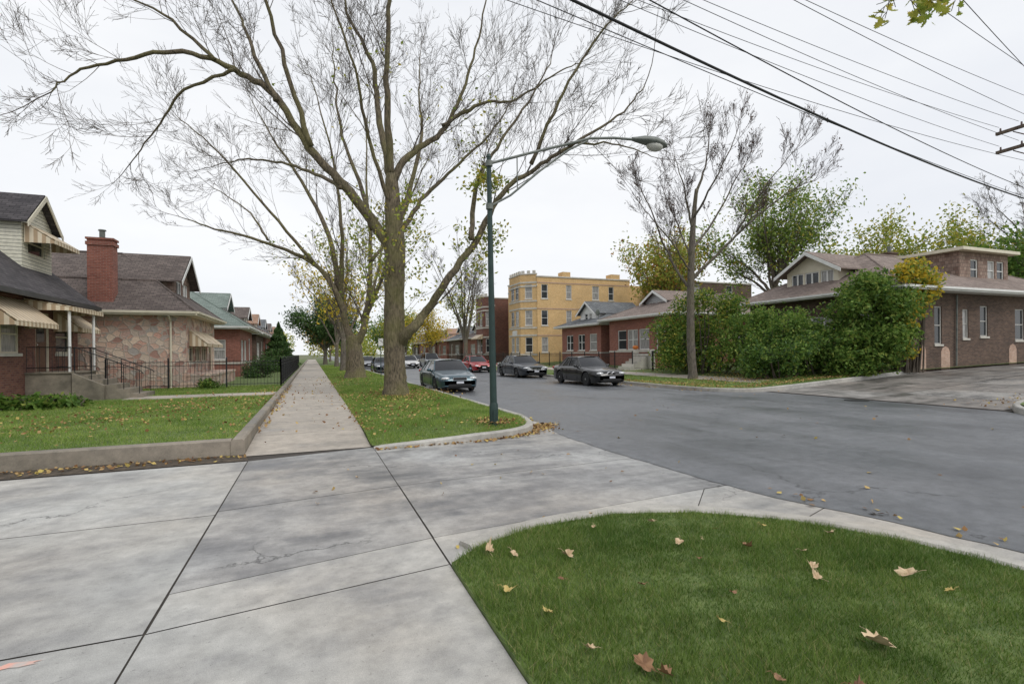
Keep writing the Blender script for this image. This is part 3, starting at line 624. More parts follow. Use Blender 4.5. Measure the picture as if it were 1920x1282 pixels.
# --- house 3
e,r,F,S=bungalow('red brick bungalow with pale green shingle roof',1,-4.7,40.5,7.6,12,.23,3.5,6.3,M['brickred'],M['sh_green'],M['white'],
  [('w',.6,2.0,1.1,2.6,2),('w',2.4,3.8,1.1,2.6,2),('d',5.2,6.2,.6,2.8)],[('w',.9,2.3,1.2,2.6,1),('w',5,6,1.3,2.6)],.6,band=.9)
dormer(e,1,1.4,6,2.2,5.2,4.0,5.1,6.1,M['greysiding'],M['sh_green'],M['white'],[('w',.5,1.4,4.3,5.05),('w',1.6,2.5,4.3,5.05)],.35)
rows=[('sh_brown','brickbrown',6.2),('sh_orange','brickred',6.0),('sh_grey','brickbrown',6.4),('sh_brown','brickred',6.1),('sh_orange','brickdark',6.2),('sh_dark','brickred',6.2),('sh_brown','brickbrown',6.2)]
nm={'sh_brown':'brown','sh_orange':'terracotta','sh_grey':'grey','sh_dark':'dark'}
for i,(a,b,h) in enumerate(rows):
    e,r,F,S=bungalow('%s brick bungalow with %s shingle roof'%('brown' if b=='brickbrown' else 'red',nm[a]),1,-4.6,50.5+9.2*i,7.4,12,.23,3.5,h,M[b],M[a],M['white'],[('w',.8,3.2,1.1,2.6,3),('d',5,6,.6,2.8)],[('w',1.2,2.4,1.3,2.6)],.55,band=.9)
    dormer(e,1,1.2,6,2.2,5.2,4.0,5.0,5.9,M['siding'],M[a],M['white'],[('w',.7,2.3,4.2,4.95,2)],.35)
# --- far side: brown corner house
e,r,F,S=bungalow('large brown brick corner house with weathered tan shingle roof',-1,26.3,16.1,9.0,15.5,.62,4.05,6.7,M['brickbrown'],M['sh_pink'],M['white'],
  [('w',.8,2.2,1.3,2.9,2),('w',3.2,5.4,1.5,2.9,3),('w',5.8,8.2,1.5,2.9,3)],
  [('w',2.6,3.2,1.3,3.2),('w',4.9,5.4,1.6,3.1),('w',6.4,7.1,1.7,3.3),('w',9.6,10.5,1.5,3.2),('w',12.2,13.1,1.6,3.2)],.75,strim=M['oldwhite'])
dormer(e,-1,.9,6,3.7,7.0,4.7,5.7,6.65,M['creampaint'],M['sh_pink'],M['white'],[('w',.3,1.1,4.85,5.6,2,1),('w',1.2,2.1,4.85,5.6,2,1),('w',2.2,3.0,4.85,5.6,2,1)],.5)
mb2=MB(); O=V((7.0,1.2,0)); uo=[('w',1.0,1.7,4.95,6.05),('w',2.6,3.3,4.95,6.05),('w',3.5,4.2,4.95,6.05)]
panel(mb2,O,V((1,0,0)),V((0,-1,0)),4.6,6.45,uo,v00=4.0)
mb2.poly([(7,1.2,4),(7,6.8,4),(7,6.8,6.45),(7,1.2,6.45)]); mb2.poly([(11.6,1.2,4),(11.6,6.8,4),(11.6,6.8,6.45),(11.6,1.2,6.45)]); mb2.poly([(7,6.8,4),(11.6,6.8,4),(11.6,6.8,6.45),(7,6.8,6.45)])
mb2.obj('upper_storey',M['sh_wall'],e); fill(e,O,V((1,0,0)),V((0,-1,0)),uo,M['white'])
mb=MB(); mb.box(6.6,12.0,.8,7.2,6.451,6.62); mb.obj('flat_roof',M['creampaint'],e)
chimney(r,8.0,5.5,5.5,7.1,.7,.5,M['brickbrown'])
Os,Us,Ns=S
for (u,w,h) in ((1.3,.6,1.1),(3.1,.7,1.0),(9.0,.7,1.1)): 
    mb=MB(); P=lambda a,b:Os+Us*a+Z*b+Ns*.001
    mb.slab([P(u,-.1),P(u+w,-.1),P(u+w,h-.1),P(u+w*.85,h+.1),P(u+w*.5,h+.2),P(u+w*.15,h+.1),P(u,h-.1)],Ns*.012); mb.obj('patched_brickwork',M['brickpale'],e)
mb=MB(); mb.tube([V((4.3,-.08,3.8)),V((4.2,-.08,.2))],[.04]*2,8); mb.obj('downpipe',M['lampgrey'],e)
e=thing('garage','pale panelled garage with white door behind the brown house','garage',(42.5,16.3,.95))
mb=MB(); mb.box(0,6,0,6,-.3,2.7); mb.obj('wall',M['siding'],e); mb=MB(); mb.slab([(-.3,-.3,2.7),(6.3,-.3,2.7),(6.3,3,4.2),(-.3,3,4.2)],(0,0,.1)); mb.slab([(-.3,6.3,2.7),(6.3,6.3,2.7),(6.3,3,4.2),(-.3,3,4.2)],(0,0,.1)); mb.obj('roof',M['sh_grey'],e)
mb=MB(); mb.box(.6,3.4,-.05,-.002,0,2.2); 
for i in range(4): mb.box(.7,3.3,-.07,-.051,.1+i*.54,.52+i*.54)
mb.obj('door',M['white'],e)
# --- bungalow B
e,r,F,S=bungalow('red brick bungalow with wide front windows and brown roof',-1,24,30,8.2,13,.55,3.9,5.9,M['brickred'],M['sh_pink'],M['white'],
  [('w',2.6,3.9,1.3,2.9,1),('w',4.05,5.5,1.3,2.9,2),('w',5.65,6.9,1.3,2.9,1),('d',.7,1.7,1.0,3.1)],[('w',2,3,1.5,2.8),('w',6,7,1.5,2.8)],.7,band=1.1)
dormer(e,-1,1.9,6,2.8,5.6,4.4,5.2,5.95,M['greysiding'],M['sh_pink'],M['white'],[('w',.4,1.3,4.55,5.15),('w',1.5,2.4,4.55,5.15)],.35)
stairs(e,-1.3,-3.2,.5,2.0,-.1,1.0,6,M['stonelime']); mb=MB(); mb.box(-1.3,-.01,.3,2.2,-.4,1.0); mb.obj('stoop',M['brickred'],e)
for y in (.1,2.05): mb=MB(); mb.box(-1.7,-1.35,y,y+.35,-.3,1.3); mb.obj('pier',M['stonelime'],e)
p=thing('pumpkin','round orange pumpkin on the front steps','pumpkin',(22.47,32.22,1.85)); mb=MB()
for k in range(8): a=k*.785; mb.ell((.09*math.cos(a),.09*math.sin(a),.15),.12,.12,.15,10,8)
mb.obj('skin',M['pumpkin'],p,smooth=True); mb=MB(); mb.cyl((0,0,.28),(.02,0,.36),.025,.015,6); mb.obj('stalk',M['stem'],p)
# --- bungalow A
e,r,F,S=bungalow('brick bungalow with grey roof and white gabled dormer',-1,24,39.6,7.6,12,.55,3.7,5.4,M['brickred'],M['sh_grey'],M['white'],
  [('w',.7,2.0,1.3,2.8,1),('w',2.9,4.2,1.3,2.8,2),('w',5.2,6.6,1.3,2.8,2)],[('w',1,2.2,1.3,2.8)],.6,band=1.0)
dormer(e,-1,.9,6,2.3,5.3,4.0,4.9,5.9,M['white'],M['sh_grey'],M['white'],[('w',.8,1.4,4.2,4.85),('w',1.6,2.2,4.2,4.85)],.35)
d=thing('satellite_dish','grey satellite dish on the roof edge','satellite dish',(24.0,40.0,4.45)); mb=MB(); mb.cyl((0,0,0),(0,0,.7),.03); mb.obj('mast',M['lampgrey'],d)
mb=MB(); mb.ell((-.1,-.05,.8),.08,.35,.3,12,8); mb.obj('dish',M['lampgrey'],d,smooth=True)
# --- flats
def flats(label,Xf,y0,W,D,z0,H,wm,fl,fwins,swins,bay=None,name='apartment_building',bands=False):
    e=thing(name,label,'building',(Xf,y0,z0)); mb=MB()
    Of,Uf,Nf=V((0,0,0)),V((0,1,0)),V((-1,0,0)); Os,Us,Ns=V((0,0,0)),V((1,0,0)),V((0,-1,0))
    fo=[('w',a,b,z,z+h) for z,h in fl for a,b in fwins]; so=[('w',a,b,z,z+h) for z,h in fl for a,b in swins]
    panel(mb,Of,Uf,Nf,W,H,fo,v00=-.5); panel(mb,Os,Us,Ns,D,H,so,v00=-.5)
    mb.box(D,D+.02,0,W,-.5,H); mb.poly([(0,W,-.5),(D,W,-.5),(D,W,H),(0,W,H)]); mb.poly([(0,0,H-.4),(D,0,H-.4),(D,W,H-.4),(0,W,H-.4)])
    mb.obj('wall',wm,e); fill(e,Of,Uf,Nf,fo,M['white']); fill(e,Os,Us,Ns,so,M['white'])
    mb=MB(); mb.box(-.08,.25,-.08,W+.08,H+.001,H+.14); mb.box(.25,D,-.08,.25,H+.001,H+.14); mb.box(-.05,-.001,-.001,W,H-1.0,H-.8); mb.obj('coping',M['stonelime'],e)
    if bands:
        for z,h in fl: mb=MB(); mb.obox(Os,Us,Ns,.02,D,z+h+.12,z+h+.24,0,.03); mb.obj('brick_band',M['brickpale'],e)
    if bay:
        b0,b1,pj=bay; pts=[(0,b0),(-pj,b0+pj*.8),(-pj,b1-pj*.8),(0,b1)]; mbb=MB()
        for (p,q) in zip(pts[:-1],pts[1:]):
            mt=MB(); p3=V((p[0],p[1],0)); q3=V((q[0],q[1],0)); L=(q3-p3).length; u=(q3-p3)/L; n=V((-u.y,u.x,0)); 
            if L<2.5: oo=[('w',L/2-.42,L/2+.42,z,z+h) for z,h in fl]
            else: oo=[('w',c-.5,c+.5,z,z+h) for z,h in fl for c in (L*.3,L*.7)]
            panel(mbb,p3,u,n,L,H+.3,oo,v00=-.5); fill(e,p3,u,n,oo,M['white'])
            for zz in [H-1.1]+[z-.35 for z,h in fl]+[z+h+.12 for z,h in fl]: mt.obox(p3,u,n,0,L,zz,zz+.18,0,.05)
            mt.obox(p3,u,n,-.03,L+.03,H+.301,H+.42,-.2,.06)
            k=int(L/.8)+1
            for i in range(k): mt.obox(p3,u,n,L*(i+.25)/k,L*(i+.75)/k,H+.42,H+.75,-.2,.03)
            mt.obj('stone_trim',M['stonelime'],e)
        mbb.poly([(x,y,H) for x,y in pts]); mbb.obj('bay',wm,e)
    return e
FL=[(1.2,1.7),(4.2,1.7),(7.2,1.6)]
e=flats('three-storey yellow brick apartment building with a crenellated corner bay',23.4,52,9,12,.5,9.6,M['brickyel'],FL,[(6.6,7.5)],[(.5,1.3),(3.6,4.3),(7.0,7.9),(9.2,9.9)],(.1,5.9,1.5),bands=True)
mb=MB(); mb.box(12.05,15.5,1,9,-.5,9.2); mb.box(12.5,13.5,2,3,9.2,10.1); mb.obj('rear_wing',M['brickyel'],e)
mb=MB(); mb.box(-1.56,-1.505,2.3,3.7,3.1,3.7); mb.obj('banner',M['white'],e)
for (a,b) in ((3.2,4.2),(9.6,10.8)): mb=MB(); mb.box(a,b,.05,1.2,9.75,10.3); mb.obj('parapet_step',M['brickyel'],e)
e=flats('brown brick flat-roofed block behind the bungalows',38.5,48,9,12,.7,9.0,M['brickbrown'],FL,[(2,3),(6,7)],[(3,4),(8,9)])
e=flats('two-storey dark red brick house with flat roof and bay',22.3,63,7.5,13,.45,8.3,M['brickdark'],[(1.3,1.8),(4.8,1.8)],[(5.9,6.8)],[(3,4),(7,8)],(.4,5.4,1.2),'brick_house')
awning(e,V((-1.2,1.4,0)),V((0,1,0)),V((-1,0,0)),0,3,3.7,3.2,.8)
for i,(a,b,h) in enumerate([('sh_brown','brickred',5.6),('sh_grey','brickbrown',5.8),('sh_orange','brickred',5.6),('sh_brown','brickdark',5.8),('sh_dark','brickred',5.6),('sh_pink','brickbrown',5.6)]):
    ee,r,F,S=bungalow('distant brick bungalow with %s shingle roof'%nm.get(a,'tan'),-1,23.5,75+9.3*i,7.6,12,.45,3.6,h,M[b],M[a],M['white'],[('w',.8,3.2,1.1,2.6,3),('d',5,6,.6,2.8)],[('w',1.2,2.4,1.3,2.6)],.55,band=.9)
    dormer(ee,-1,1.2,6,2.2,5.2,4.0,5.0,5.9,M['siding'],M[a],M['white'],[('w',.7,2.3,4.2,4.95,2)],.35)
# ------------------------------------------------------------ fences
def fence(label,pts,h,zf,step=2.4):
    e=thing('iron_fence',label,'fence',(pts[0][0],pts[0][1],zf(*pts[0])))
    ox,oy,oz=e.location
    for A,B in zip(pts[:-1],pts[1:]):
        L=math.dist(A,B); n=max(1,round(L/step))
        for i in range(n+1):
            t=i/n; x=A[0]+(B[0]-A[0])*t; y=A[1]+(B[1]-A[1])*t; z=zf(x,y)
            mb=MB(); mb.box(-.03,.03,-.03,.03,-.05,h+.06); mb.add([(-.045,-.045,h+.06),(.045,-.045,h+.06),(.045,.045,h+.06),(-.045,.045,h+.06),(0,0,h+.14)],[(0,1,4),(1,2,4),(2,3,4),(3,0,4),(3,2,1,0)])
            mb.obj('post',M['iron'],e,(x-ox,y-oy,z-oz),uv=False)
            if i<n:
                x2=A[0]+(B[0]-A[0])*(i+1)/n; y2=A[1]+(B[1]-A[1])*(i+1)/n; z2=zf(x2,y2); mb=MB(); D=V((x2-x,y2-y,z2-z))
                for zz in (.15,h-.25,h-.08): mb.tube([V((0,0,zz)),D+V((0,0,zz))],[.016]*2,4)
                k=int(D.length/.14)
                for j in range(1,k): q=D*(j/k); mb.tube([q+V((0,0,.05)),q+V((0,0,h))],[.008]*2,4,False)
                mb.obj('fence_panel',M['iron'],e,(x-ox,y-oy,z-oz),uv=False)
fence('black iron picket fence around the stone house yard',[(-8.4,27.3),(-1.42,27.3),(-1.42,64)],1.3,lambda x,y:.23)
fence('black iron picket fence in front of far bungalows',[(21.2,28.5),(21.2,49)],1.25,lambda x,y:hz(x))
fence('black iron picket fence by the apartment building',[(20.4,50),(20.4,75)],1.3,lambda x,y:hz(x))
fence('short black iron fence returning beside the bungalow',[(21.2,28.4),(24,28.4)],1.25,lambda x,y:hz(x))
# ------------------------------------------------------------ street lamp
e=thing('street_lamp','green street lamp with long curved arm on the verge','street lamp',(3.74,10.72,.12)); lean=V((-.05,.02,0))
mb=MB(); mb.tube([V((0,0,.0)),lean*.5+V((0,0,2.8)),lean+V((0,0,5.95))],[.08,.066,.05],16); mb.tube([lean+V((0,0,5.95)),lean+V((0,0,6.02))],[.06,.03],12); mb.obj('pole',M['lampgreen'],e,smooth=True,sharp=40)
mb=MB(); mb.tube([V((0,0,-.05)),V((0,0,.03)),V((0,0,.04)),V((0,0,.46)),V((0,0,.52))],[.13,.13,.10,.096,.08],16); mb.obj('base',M['lampgreen'],e,smooth=True,sharp=40)
mb=MB(); mb.box(-.045,.045,-.108,-.088,.16,.38); mb.obj('access_panel',M['lampgreen'],e)
mb=MB(); mb.tube([V((-.05,0,5.8)),V((.9,0,6.15)),V((1.95,0,6.52)),V((2.5,0,6.72)),V((3.2,0,6.83)),V((3.8,0,6.87))],[.031]*6,10)
mb.tube([V((-.05,0,4.85)),V((.45,0,5.15)),V((1.2,0,5.8)),V((1.95,0,6.38)),V((2.45,0,6.66))],[.024]*5,10); mb.tube([V((.62,0,5.3)),V((.62,0,6.03))],[.013]*2,6)
for z in (4.85,5.8): mb.tube([V((-.05,0,z-.06)),V((-.05,0,z+.06))],[.078]*2,12)
mb.obj('arm',M['lampgrey'],e,smooth=True,sharp=40)
mb=MB(); st=[(3.7,.06,.05,6.87),(3.85,.10,.08,6.87),(4.05,.15,.12,6.88),(4.3,.19,.14,6.87),(4.55,.17,.12,6.85),(4.7,.1,.07,6.83),(4.74,.03,.02,6.82)]
nn=14
for (x,ry,rz,zc) in st:
    for k in range(nn):
        a=2*math.pi*k/nn; mb.v.append((x,ry*math.cos(a),zc+rz*math.sin(a)*(1 if math.sin(a)>0 else .55)))
for i in range(len(st)-1):
    for k in range(nn): mb.f.append((i*nn+k,i*nn+(k+1)%nn,(i+1)*nn+(k+1)%nn,(i+1)*nn+k)); mb.m.append(0)
mb.poly(mb.v[:nn]); mb.poly(mb.v[len(st)*nn-nn:len(st)*nn])
lh=mb.obj('lamp_head',M['lampgrey'],e,smooth=True,sharp=50)
mb=MB(); mb.ell((4.38,0,6.79),.24,.15,.13,14,8); mb.obj('lens',M['lens'],lh,smooth=True)
# ------------------------------------------------------------ utility pole and wires
px,py=27.5,11.6
e=thing('utility_pole','tall weathered wooden utility pole with crossarms','utility pole',(px,py-.15,ha(27)))
mb=MB(); mb.tube([V((0,0,-.1)),V((0,0,5)),V((0,0,10.9))],[.17,.15,.12],12); mb.obj('pole',M['wood'],e,smooth=True,sharp=40)
for z in (9.5,10.3):
    mb=MB(); mb.box(-.06,.06,-1.35,1.45,z-.06,z+.06); mb.slab([(.03,0,z-.7),(.03,.9,z-.06),(.03,.9,z-.11),(.03,0,z-.76)],(.03,0,0)); mb.obj('crossarm',M['wood'],e)
    for yy in (-1.2,-.6,.6,1.3): mb=MB(); mb.cyl((0,yy,z+.06),(0,yy,z+.2),.04,.03,8); mb.obj('insulator',M['porcelain'],e)
def wire(A,B,sag,r,lab='thin black overhead wire crossing above the street'):
    A=V(A);B=V(B); pts=[]; 
    for i in range(41): t=i/40; p=A.lerp(B,t); p.z-=4*sag*t*(1-t); pts.append(p-A)
    mb=MB(); mb.tube(pts,[r]*41,6); top(mb.obj('overhead_wire',M['wire'],loc=A,smooth=True,uv=False),lab,'wire',group='overhead wires')
def through(A,P,X=-20):
    t=(X-A[0])/(P[0]-A[0]); return (X,A[1]+(P[1]-A[1])*t,A[2])
for A,P in (((27.4,12.75,11.1),(8.3,10.6)),((27.4,12.1,11.1),(9.3,10)),((27.4,12.1,10.3),(10.6,9.6)),((27.4,10.9,11.1),(11.2,9.1)),((27.4,10.9,10.3),(12.5,8.7)),((27.4,10.3,11.1),(13.8,8.0)),((27.4,12.75,10.3),(7.4,9.8)),((27.4,10.3,10.3),(15.2,7.4))):
    wire(A,through(A,P),.8,.0085)
wire((27.4,11.8,7.75),(-20,2.4,8.6),.9,.027,'thick black overhead cable'); wire((27.4,11.7,8.1),(-20,1.9,8.9),.85,.013,'thick black overhead cable')
wire((27.4,11.5,7.6),(-20,3.6,8.2),.5,.009); wire((27.4,11.6,9.2),(-20,6.5,9.4),.9,.008)
# ------------------------------------------------------------ cars
def make_car(label,loc,L,W,H,pm,yw,y2,y3,y4,hood=.72,belt=.92,deck=.96,r=.33,wb=2.75,style='sedan',kidney=False,name='parked_car',lampw=.2):
    e=thing(name,label,'car',loc,'cars parked along the kerb'); hw=W/2; fo=-L/2
    yf=-wb/2-.05; yr=wb/2-.05; 
    prof=[(fo,.50),(fo+.04,.60),(fo+.14,hood-.06),(fo+.35,hood),(yw,belt-.02),(yw+.3,belt),(y4-.2,belt+.03),(y4,deck),(L/2-.14,deck-.02),(L/2-.04,deck-.16),(L/2,.6)]
    if style!='sedan': prof=prof[:6]+[(L/2-.2,belt+.02),(L/2-.05,belt-.02),(L/2,.6)]
    ys=sorted(set([round(v,3) for v in np.linspace(-L/2,L/2,61)]+[fo+.02,fo+.05,L/2-.02,L/2-.06]+[c+k*(r+.06)*.999 for c in (yf,yr) for k in (-1,1)]))
    ra=r+.06; mb=MB(); rings=[]
    for y in ys:
        tp=float(np.interp(y,[p[0] for p in prof],[p[1] for p in prof])); q=abs(y)/(L/2); w=hw*(1-.10*q**4-.16*q**14)
        zb=.19 if abs(y)<L/2-.3 else .19+.09*(abs(y)-(L/2-.3))/.3
        for c in (yf,yr):
            if abs(y-c)<ra: zb=max(zb,r+math.sqrt(ra*ra-(y-c)**2))
        sh=min(tp,belt)*1.0
        hs=[(.95,zb),(.985,max(zb+.01,.34)),(1.0,max(zb+.02,.52)),(.985,max(zb+.03,sh-.17)),(.955,max(zb+.04,sh-.06)),(.88,sh-.005 if sh>zb+.05 else zb+.05),(.72,tp+.005),(.38,tp+.025),(0,tp+.035)]
        pts=[(w*a,y,z) for a,z in hs]; ring=pts+[(-x,yy,z) for (x,yy,z) in reversed(pts[:-1])]; rings.append(ring)
    n=len(rings[0])
    for R in rings: mb.v.extend(R)
    for i in range(len(rings)-1):
        for k in range(n-1): mb.f.append((i*n+k,i*n+k+1,(i+1)*n+k+1,(i+1)*n+k)); mb.m.append(0)
    mb.poly(rings[0]); mb.poly(rings[-1])
    mb.obj('body',pm,e,smooth=True,sharp=38,uv=False)
    mb=MB(); mb.box(-hw*.78,hw*.78,fo+.35,L/2-.35,.17,.58); mb.box(-hw*.6,hw*.6,fo+.12,L/2-.12,.2,.4); mb.obj('underbody',M['black'],e,uv=False)
    bz=belt-.03; tz=H-.07; wbs=hw*.87; wt=hw*.66
    b=lambda s,y:V((s*wbs,y,bz)); t=lambda s,y:V((s*wt,y,tz))
    def curved(yb,yt,bul,name):
        mb=MB(); K=6; J=3
        for j in range(J+1):
            f=j/J
            for i in range(K+1):
                g=-1+2*i/K; x=g*(wbs+(wt-wbs)*f); y=yb+(yt-yb)*f+bul*(1-g*g); z=bz+(tz-bz)*f+.02*math.sin(math.pi*f); mb.v.append((x,y,z))
        for j in range(J):
            for i in range(K): a=j*(K+1)+i; mb.f.append((a,a+1,a+K+2,a+K+1)); mb.m.append(0)
        mb.obj(name,M['carglass'],e,smooth=True,uv=False)
    curved(yw,y2,-.1,'windscreen'); curved(y4,y3,.08,'rear_window')
    for s in (1,-1):
        mb=MB(); mb.poly([b(s,yw),b(s,y4),t(s,y3),t(s,y2)]); mb.obj('side_window',M['carglass'],e,uv=False)
    mb=MB(); K=6
    for j in range(K+1):
        f=j/K; y=y2-.02+(y3-y2+.04)*f
        for i in range(K+1):
            g=-1+2*i/K; mb.v.append((g*(wt+.012),y-.08*(1-g*g)*(1-f)+.06*(1-g*g)*f,H-.075*abs(g)**3-.03*(2*f-1)**4))
    for j in range(K):
        for i in range(K): a=j*(K+1)+i; mb.f.append((a,a+1,a+K+2,a+K+1)); mb.m.append(0)
    for s in (1,-1):
        mb.tube([b(s,yw),t(s,y2)],[.035,.03],6); mb.tube([b(s,y4),t(s,y3)],[.05,.04],6); mb.tube([t(s,y2),t(s,(y2+y3)/2)+V((0,0,.01)),t(s,y3)],[.028]*3,6)
        cw=.42 if style=='sedan' else .1
        out=V((s*.012,0,.004)); mb.slab([b(s,y4-cw)+out,b(s,y4)+out,t(s,y3)+out,t(s,y3-.12)+out],V((s*.008,0,0)))
        ym=(yw+y4)/2+.12; yt=(y2+y3)/2+.05; mb.slab([b(s,ym)+out,b(s,ym+.09)+out,t(s,yt+.07)+out,t(s,yt)+out],V((s*.006,0,0)))
        if style!='sedan': ym+=1.1; yt+=1.0; mb.slab([b(s,ym)+out,b(s,ym+.09)+out,t(s,yt+.07)+out,t(s,yt)+out],V((s*.006,0,0)))
    mb.obj('roof',pm,e,smooth=True,sharp=35,uv=False)
    mb=MB()
    for s in (1,-1):
        for yy in (yw+.22,(yw+y4)/2+.15,min(y4-.2,yr-ra+.02)): mb.box(min(s*hw*.93,s*(hw*1.001)),max(s*hw*.93,s*(hw*1.001)),yy,yy+.012,.3,belt-.14)
    mb.obj('door_seam',M['black'],e,uv=False)
    for s in (1,-1):
        for yy in (yw+1.0,yw+1.95):
            mb=MB(); x=s*hw*.985; mb.box(min(x,x+s*.03),max(x,x+s*.03),yy,yy+.16,belt-.2,belt-.165); mb.obj('door_handle',pm,e,uv=False)
        mb=MB(); mb.ell((s*(hw+.06),yw+.28,belt+.03),.1,.06,.07,10,8); mb.box(min(s*hw*.85,s*(hw+.02)),max(s*hw*.85,s*(hw+.02)),yw+.26,yw+.31,belt-.05,belt+.02); mb.obj('wing_mirror',pm,e,smooth=True,uv=False)
        mb=MB(); mb.ell((s*hw*.66,fo+.13,hood-.13),lampw,.12,.07,12,8); mb.obj('headlight',M['headlamp'],e,smooth=True,uv=False)
        mb=MB(); mb.ell((s*hw*.7,L/2-.09,deck-.16),.2,.1,.09,12,8); mb.obj('tail_light',M['taillamp'],e,smooth=True,uv=False)
    if kidney:
        for s in (1,-1):
            mb=MB(); mb.ell((s*.13,fo+.07,hood-.12),.125,.06,.075,14,8,0); mb.ell((s*.13,fo+.045,hood-.12),.10,.05,.058,14,8,1); mb.obj('grille',[M['chrome'],M['black']],e,uv=False)
    else:
        mb=MB(); mb.box(-hw*.34,hw*.34,fo-.004,fo+.12,hood-.21,hood-.08,0); mb.box(-hw*.31,hw*.31,fo-.012,fo+.05,hood-.195,hood-.095,1); mb.obj('grille',[M['chrome'],M['black']],e,uv=False)
    mb=MB(); mb.box(-hw*.55,hw*.55,fo-.012,fo+.1,.28,.38); mb.obj('bumper_intake',M['black'],e,uv=False)
    mb=MB(); mb.box(-.16,.16,fo-.03,fo-.013,.40,.5); mb.obj('number_plate',M['plate'],e,uv=False)
    for cy in (yf,yr):
        for s in (1,-1):
            mb=MB(); x=s*(hw-.12); mb.lathex((x,cy,r),[(-.1,r*.6),(-.1,r*.92),(-.07,r),(.07,r),(.1,r*.92),(.1,r*.66),(.06,r*.6)]); w=mb.obj('wheel',M['tyre'],e,smooth=True,sharp=35,uv=False)
            mb=MB(); mb.lathex((x+s*.055,cy,r),[(-.02,r*.6),(.02,r*.62),(.03,r*.58),(.005,r*.5),(0,r*.1)],20,1)
            for k in range(7):
                a=k*6.283/7; d=V((0,math.cos(a),math.sin(a))); pp=V((0,-d.z,d.y)); c=V((x+s*.07,cy,r))
                mb.slab([c+d*.02+pp*.03,c+d*r*.6+pp*.022,c+d*r*.6-pp*.022,c+d*.02-pp*.03],(s*.02,0,0))
            mb.lathex((x+s*.085,cy,r),[(-.02,.05),(.01,.045)],12)
            mb.lathex((x+s*.07,cy,r),[(0,r*.64),(.02,r*.66),(.022,r*.58),(.0,r*.56)],24)
            mb.obj('rim',[M['rim'],M['black']],w,uv=False)
    return e
make_car('slate blue-green sedan parked beside the grass verge',(6.0,24.1,.006),5.0,1.86,1.45,paint('slate_green_paint',(.055,.10,.125),.5),-1.0,-.3,.95,1.75,hood=.75,belt=.94,deck=1.01,wb=2.8)
make_car('glossy black sedan with twin grille parked at the far kerb',(13.8,24.3,.006),5.1,1.88,1.5,paint('black_paint',(.004,.004,.005),.0),-.85,-.15,.95,1.65,hood=.77,belt=.96,deck=1.01,wb=2.9,kidney=True,r=.345)
make_car('large dark grey sedan parked behind the black car',(13.9,33.9,.006),5.6,2.0,1.52,paint('dark_grey_paint',(.03,.036,.046),.4),-1.0,-.3,1.0,1.65,hood=.8,belt=.98,deck=1.01,wb=3.0,lampw=.26)
make_car('dark red sedan parked at the far kerb',(13.85,44.6,.006),5.0,1.88,1.46,paint('red_paint',(.36,.015,.02),.1),-.95,-.25,1.0,1.7,wb=2.75)
make_car('dark blue sedan parked further along the verge',(6.15,49.5,.006),4.8,1.8,1.43,paint('blue_grey_paint',(.03,.045,.07),.4),-.95,-.25,1.0,1.7,wb=2.7)
make_car('white hatchback standing in the street',(10.6,60,.006),4.3,1.75,1.5,paint('white_car_paint',(.6,.6,.6),0),-.8,-.1,1.6,2.0,style='van',wb=2.5)
make_car('silver minivan parked at the far kerb',(14.0,64.5,.006),4.9,1.95,1.75,paint('silver_paint',(.35,.37,.38),.6),-1.2,-.5,1.9,2.3,style='van',hood=.9,belt=1.0,wb=2.9)
make_car('silver car parked far down the verge',(6.1,63,.006),4.6,1.78,1.45,paint('pale_silver_paint',(.3,.31,.33),.5),-.95,-.25,1.0,1.7,wb=2.65)
make_car('dark car parked far down the street',(14.0,74,.006),4.7,1.8,1.5,paint('charcoal_paint',(.05,.05,.055),.4),-.95,-.25,1.0,1.7,wb=2.65)
make_car('white sedan far down the verge',(6.1,74,.006),4.6,1.78,1.45,paint('offwhite_paint',(.55,.55,.53),.0),-.95,-.25,1.0,1.7,wb=2.65)
# street sign
e=thing('street_sign','small parking sign on a thin green post','sign',(4.4,36,.13)); mb=MB(); mb.box(-.025,.025,-.02,.02,0,2.7); mb.obj('post',M['lampgreen'],e); mb=MB(); mb.box(-.16,.16,-.035,-.022,2.15,2.65); mb.obj('sign_plate',M['white'],e)
# ------------------------------------------------------------ trees
RT=V((.931,-.364,0)); FT=V((.364,.931,0))
def rdir(): return V((random.gauss(0,1),random.gauss(0,1),random.gauss(0,1)))
def grow(mb,p,d,L,r,lv,mx,kids,tips,up=.12,jit=.13,mn=.0048):
    ns=(6,4,3,2,2)[min(lv,4)]; pts=[p.copy()]; rr=[r]; d=d.normalized()
    for i in range(ns):
        d=(d+rdir()*(jit*.6)+Z*up).normalized(); pts.append(pts[-1]+d*(L/ns)); rr.append(max(mn,r*(1-.8*(i+1)/ns)))
    mb.tube(pts,rr,6 if r>.04 else (4 if r>.014 else 3),False)
    tips.append(pts[-1])
    if lv<mx:
        for k in range(kids[lv]):
            t=random.uniform(.12,1)*ns; i=min(int(t),ns-1); q=pts[i].lerp(pts[i+1],t-i); dd=(pts[i+1]-pts[i]).normalized()
            s=rdir(); s=(s-dd*s.dot(dd)).normalized(); nd_=dd+s*random.uniform(.35,.85)
            grow(mb,q,nd_,L*random.uniform(.38,.70)*(1.1-.35*t/ns),max(mn*1.15,rr[i]*.5),lv+1,mx,kids,tips,up,jit,mn)
def spl(pts,n=4):
    out=[]; P=[pts[0]]+pts+[pts[-1]]
    for i in range(1,len(P)-2):
        a,b,c,d=P[i-1],P[i],P[i+1],P[i+2]
        for k in range(n):
            t=k/n; out.append(.5*((2*b)+(c-a)*t+(2*a-5*b+4*c-d)*t*t+(3*b-a-3*c+d)*t*t*t))
    out.append(pts[-1]); return out
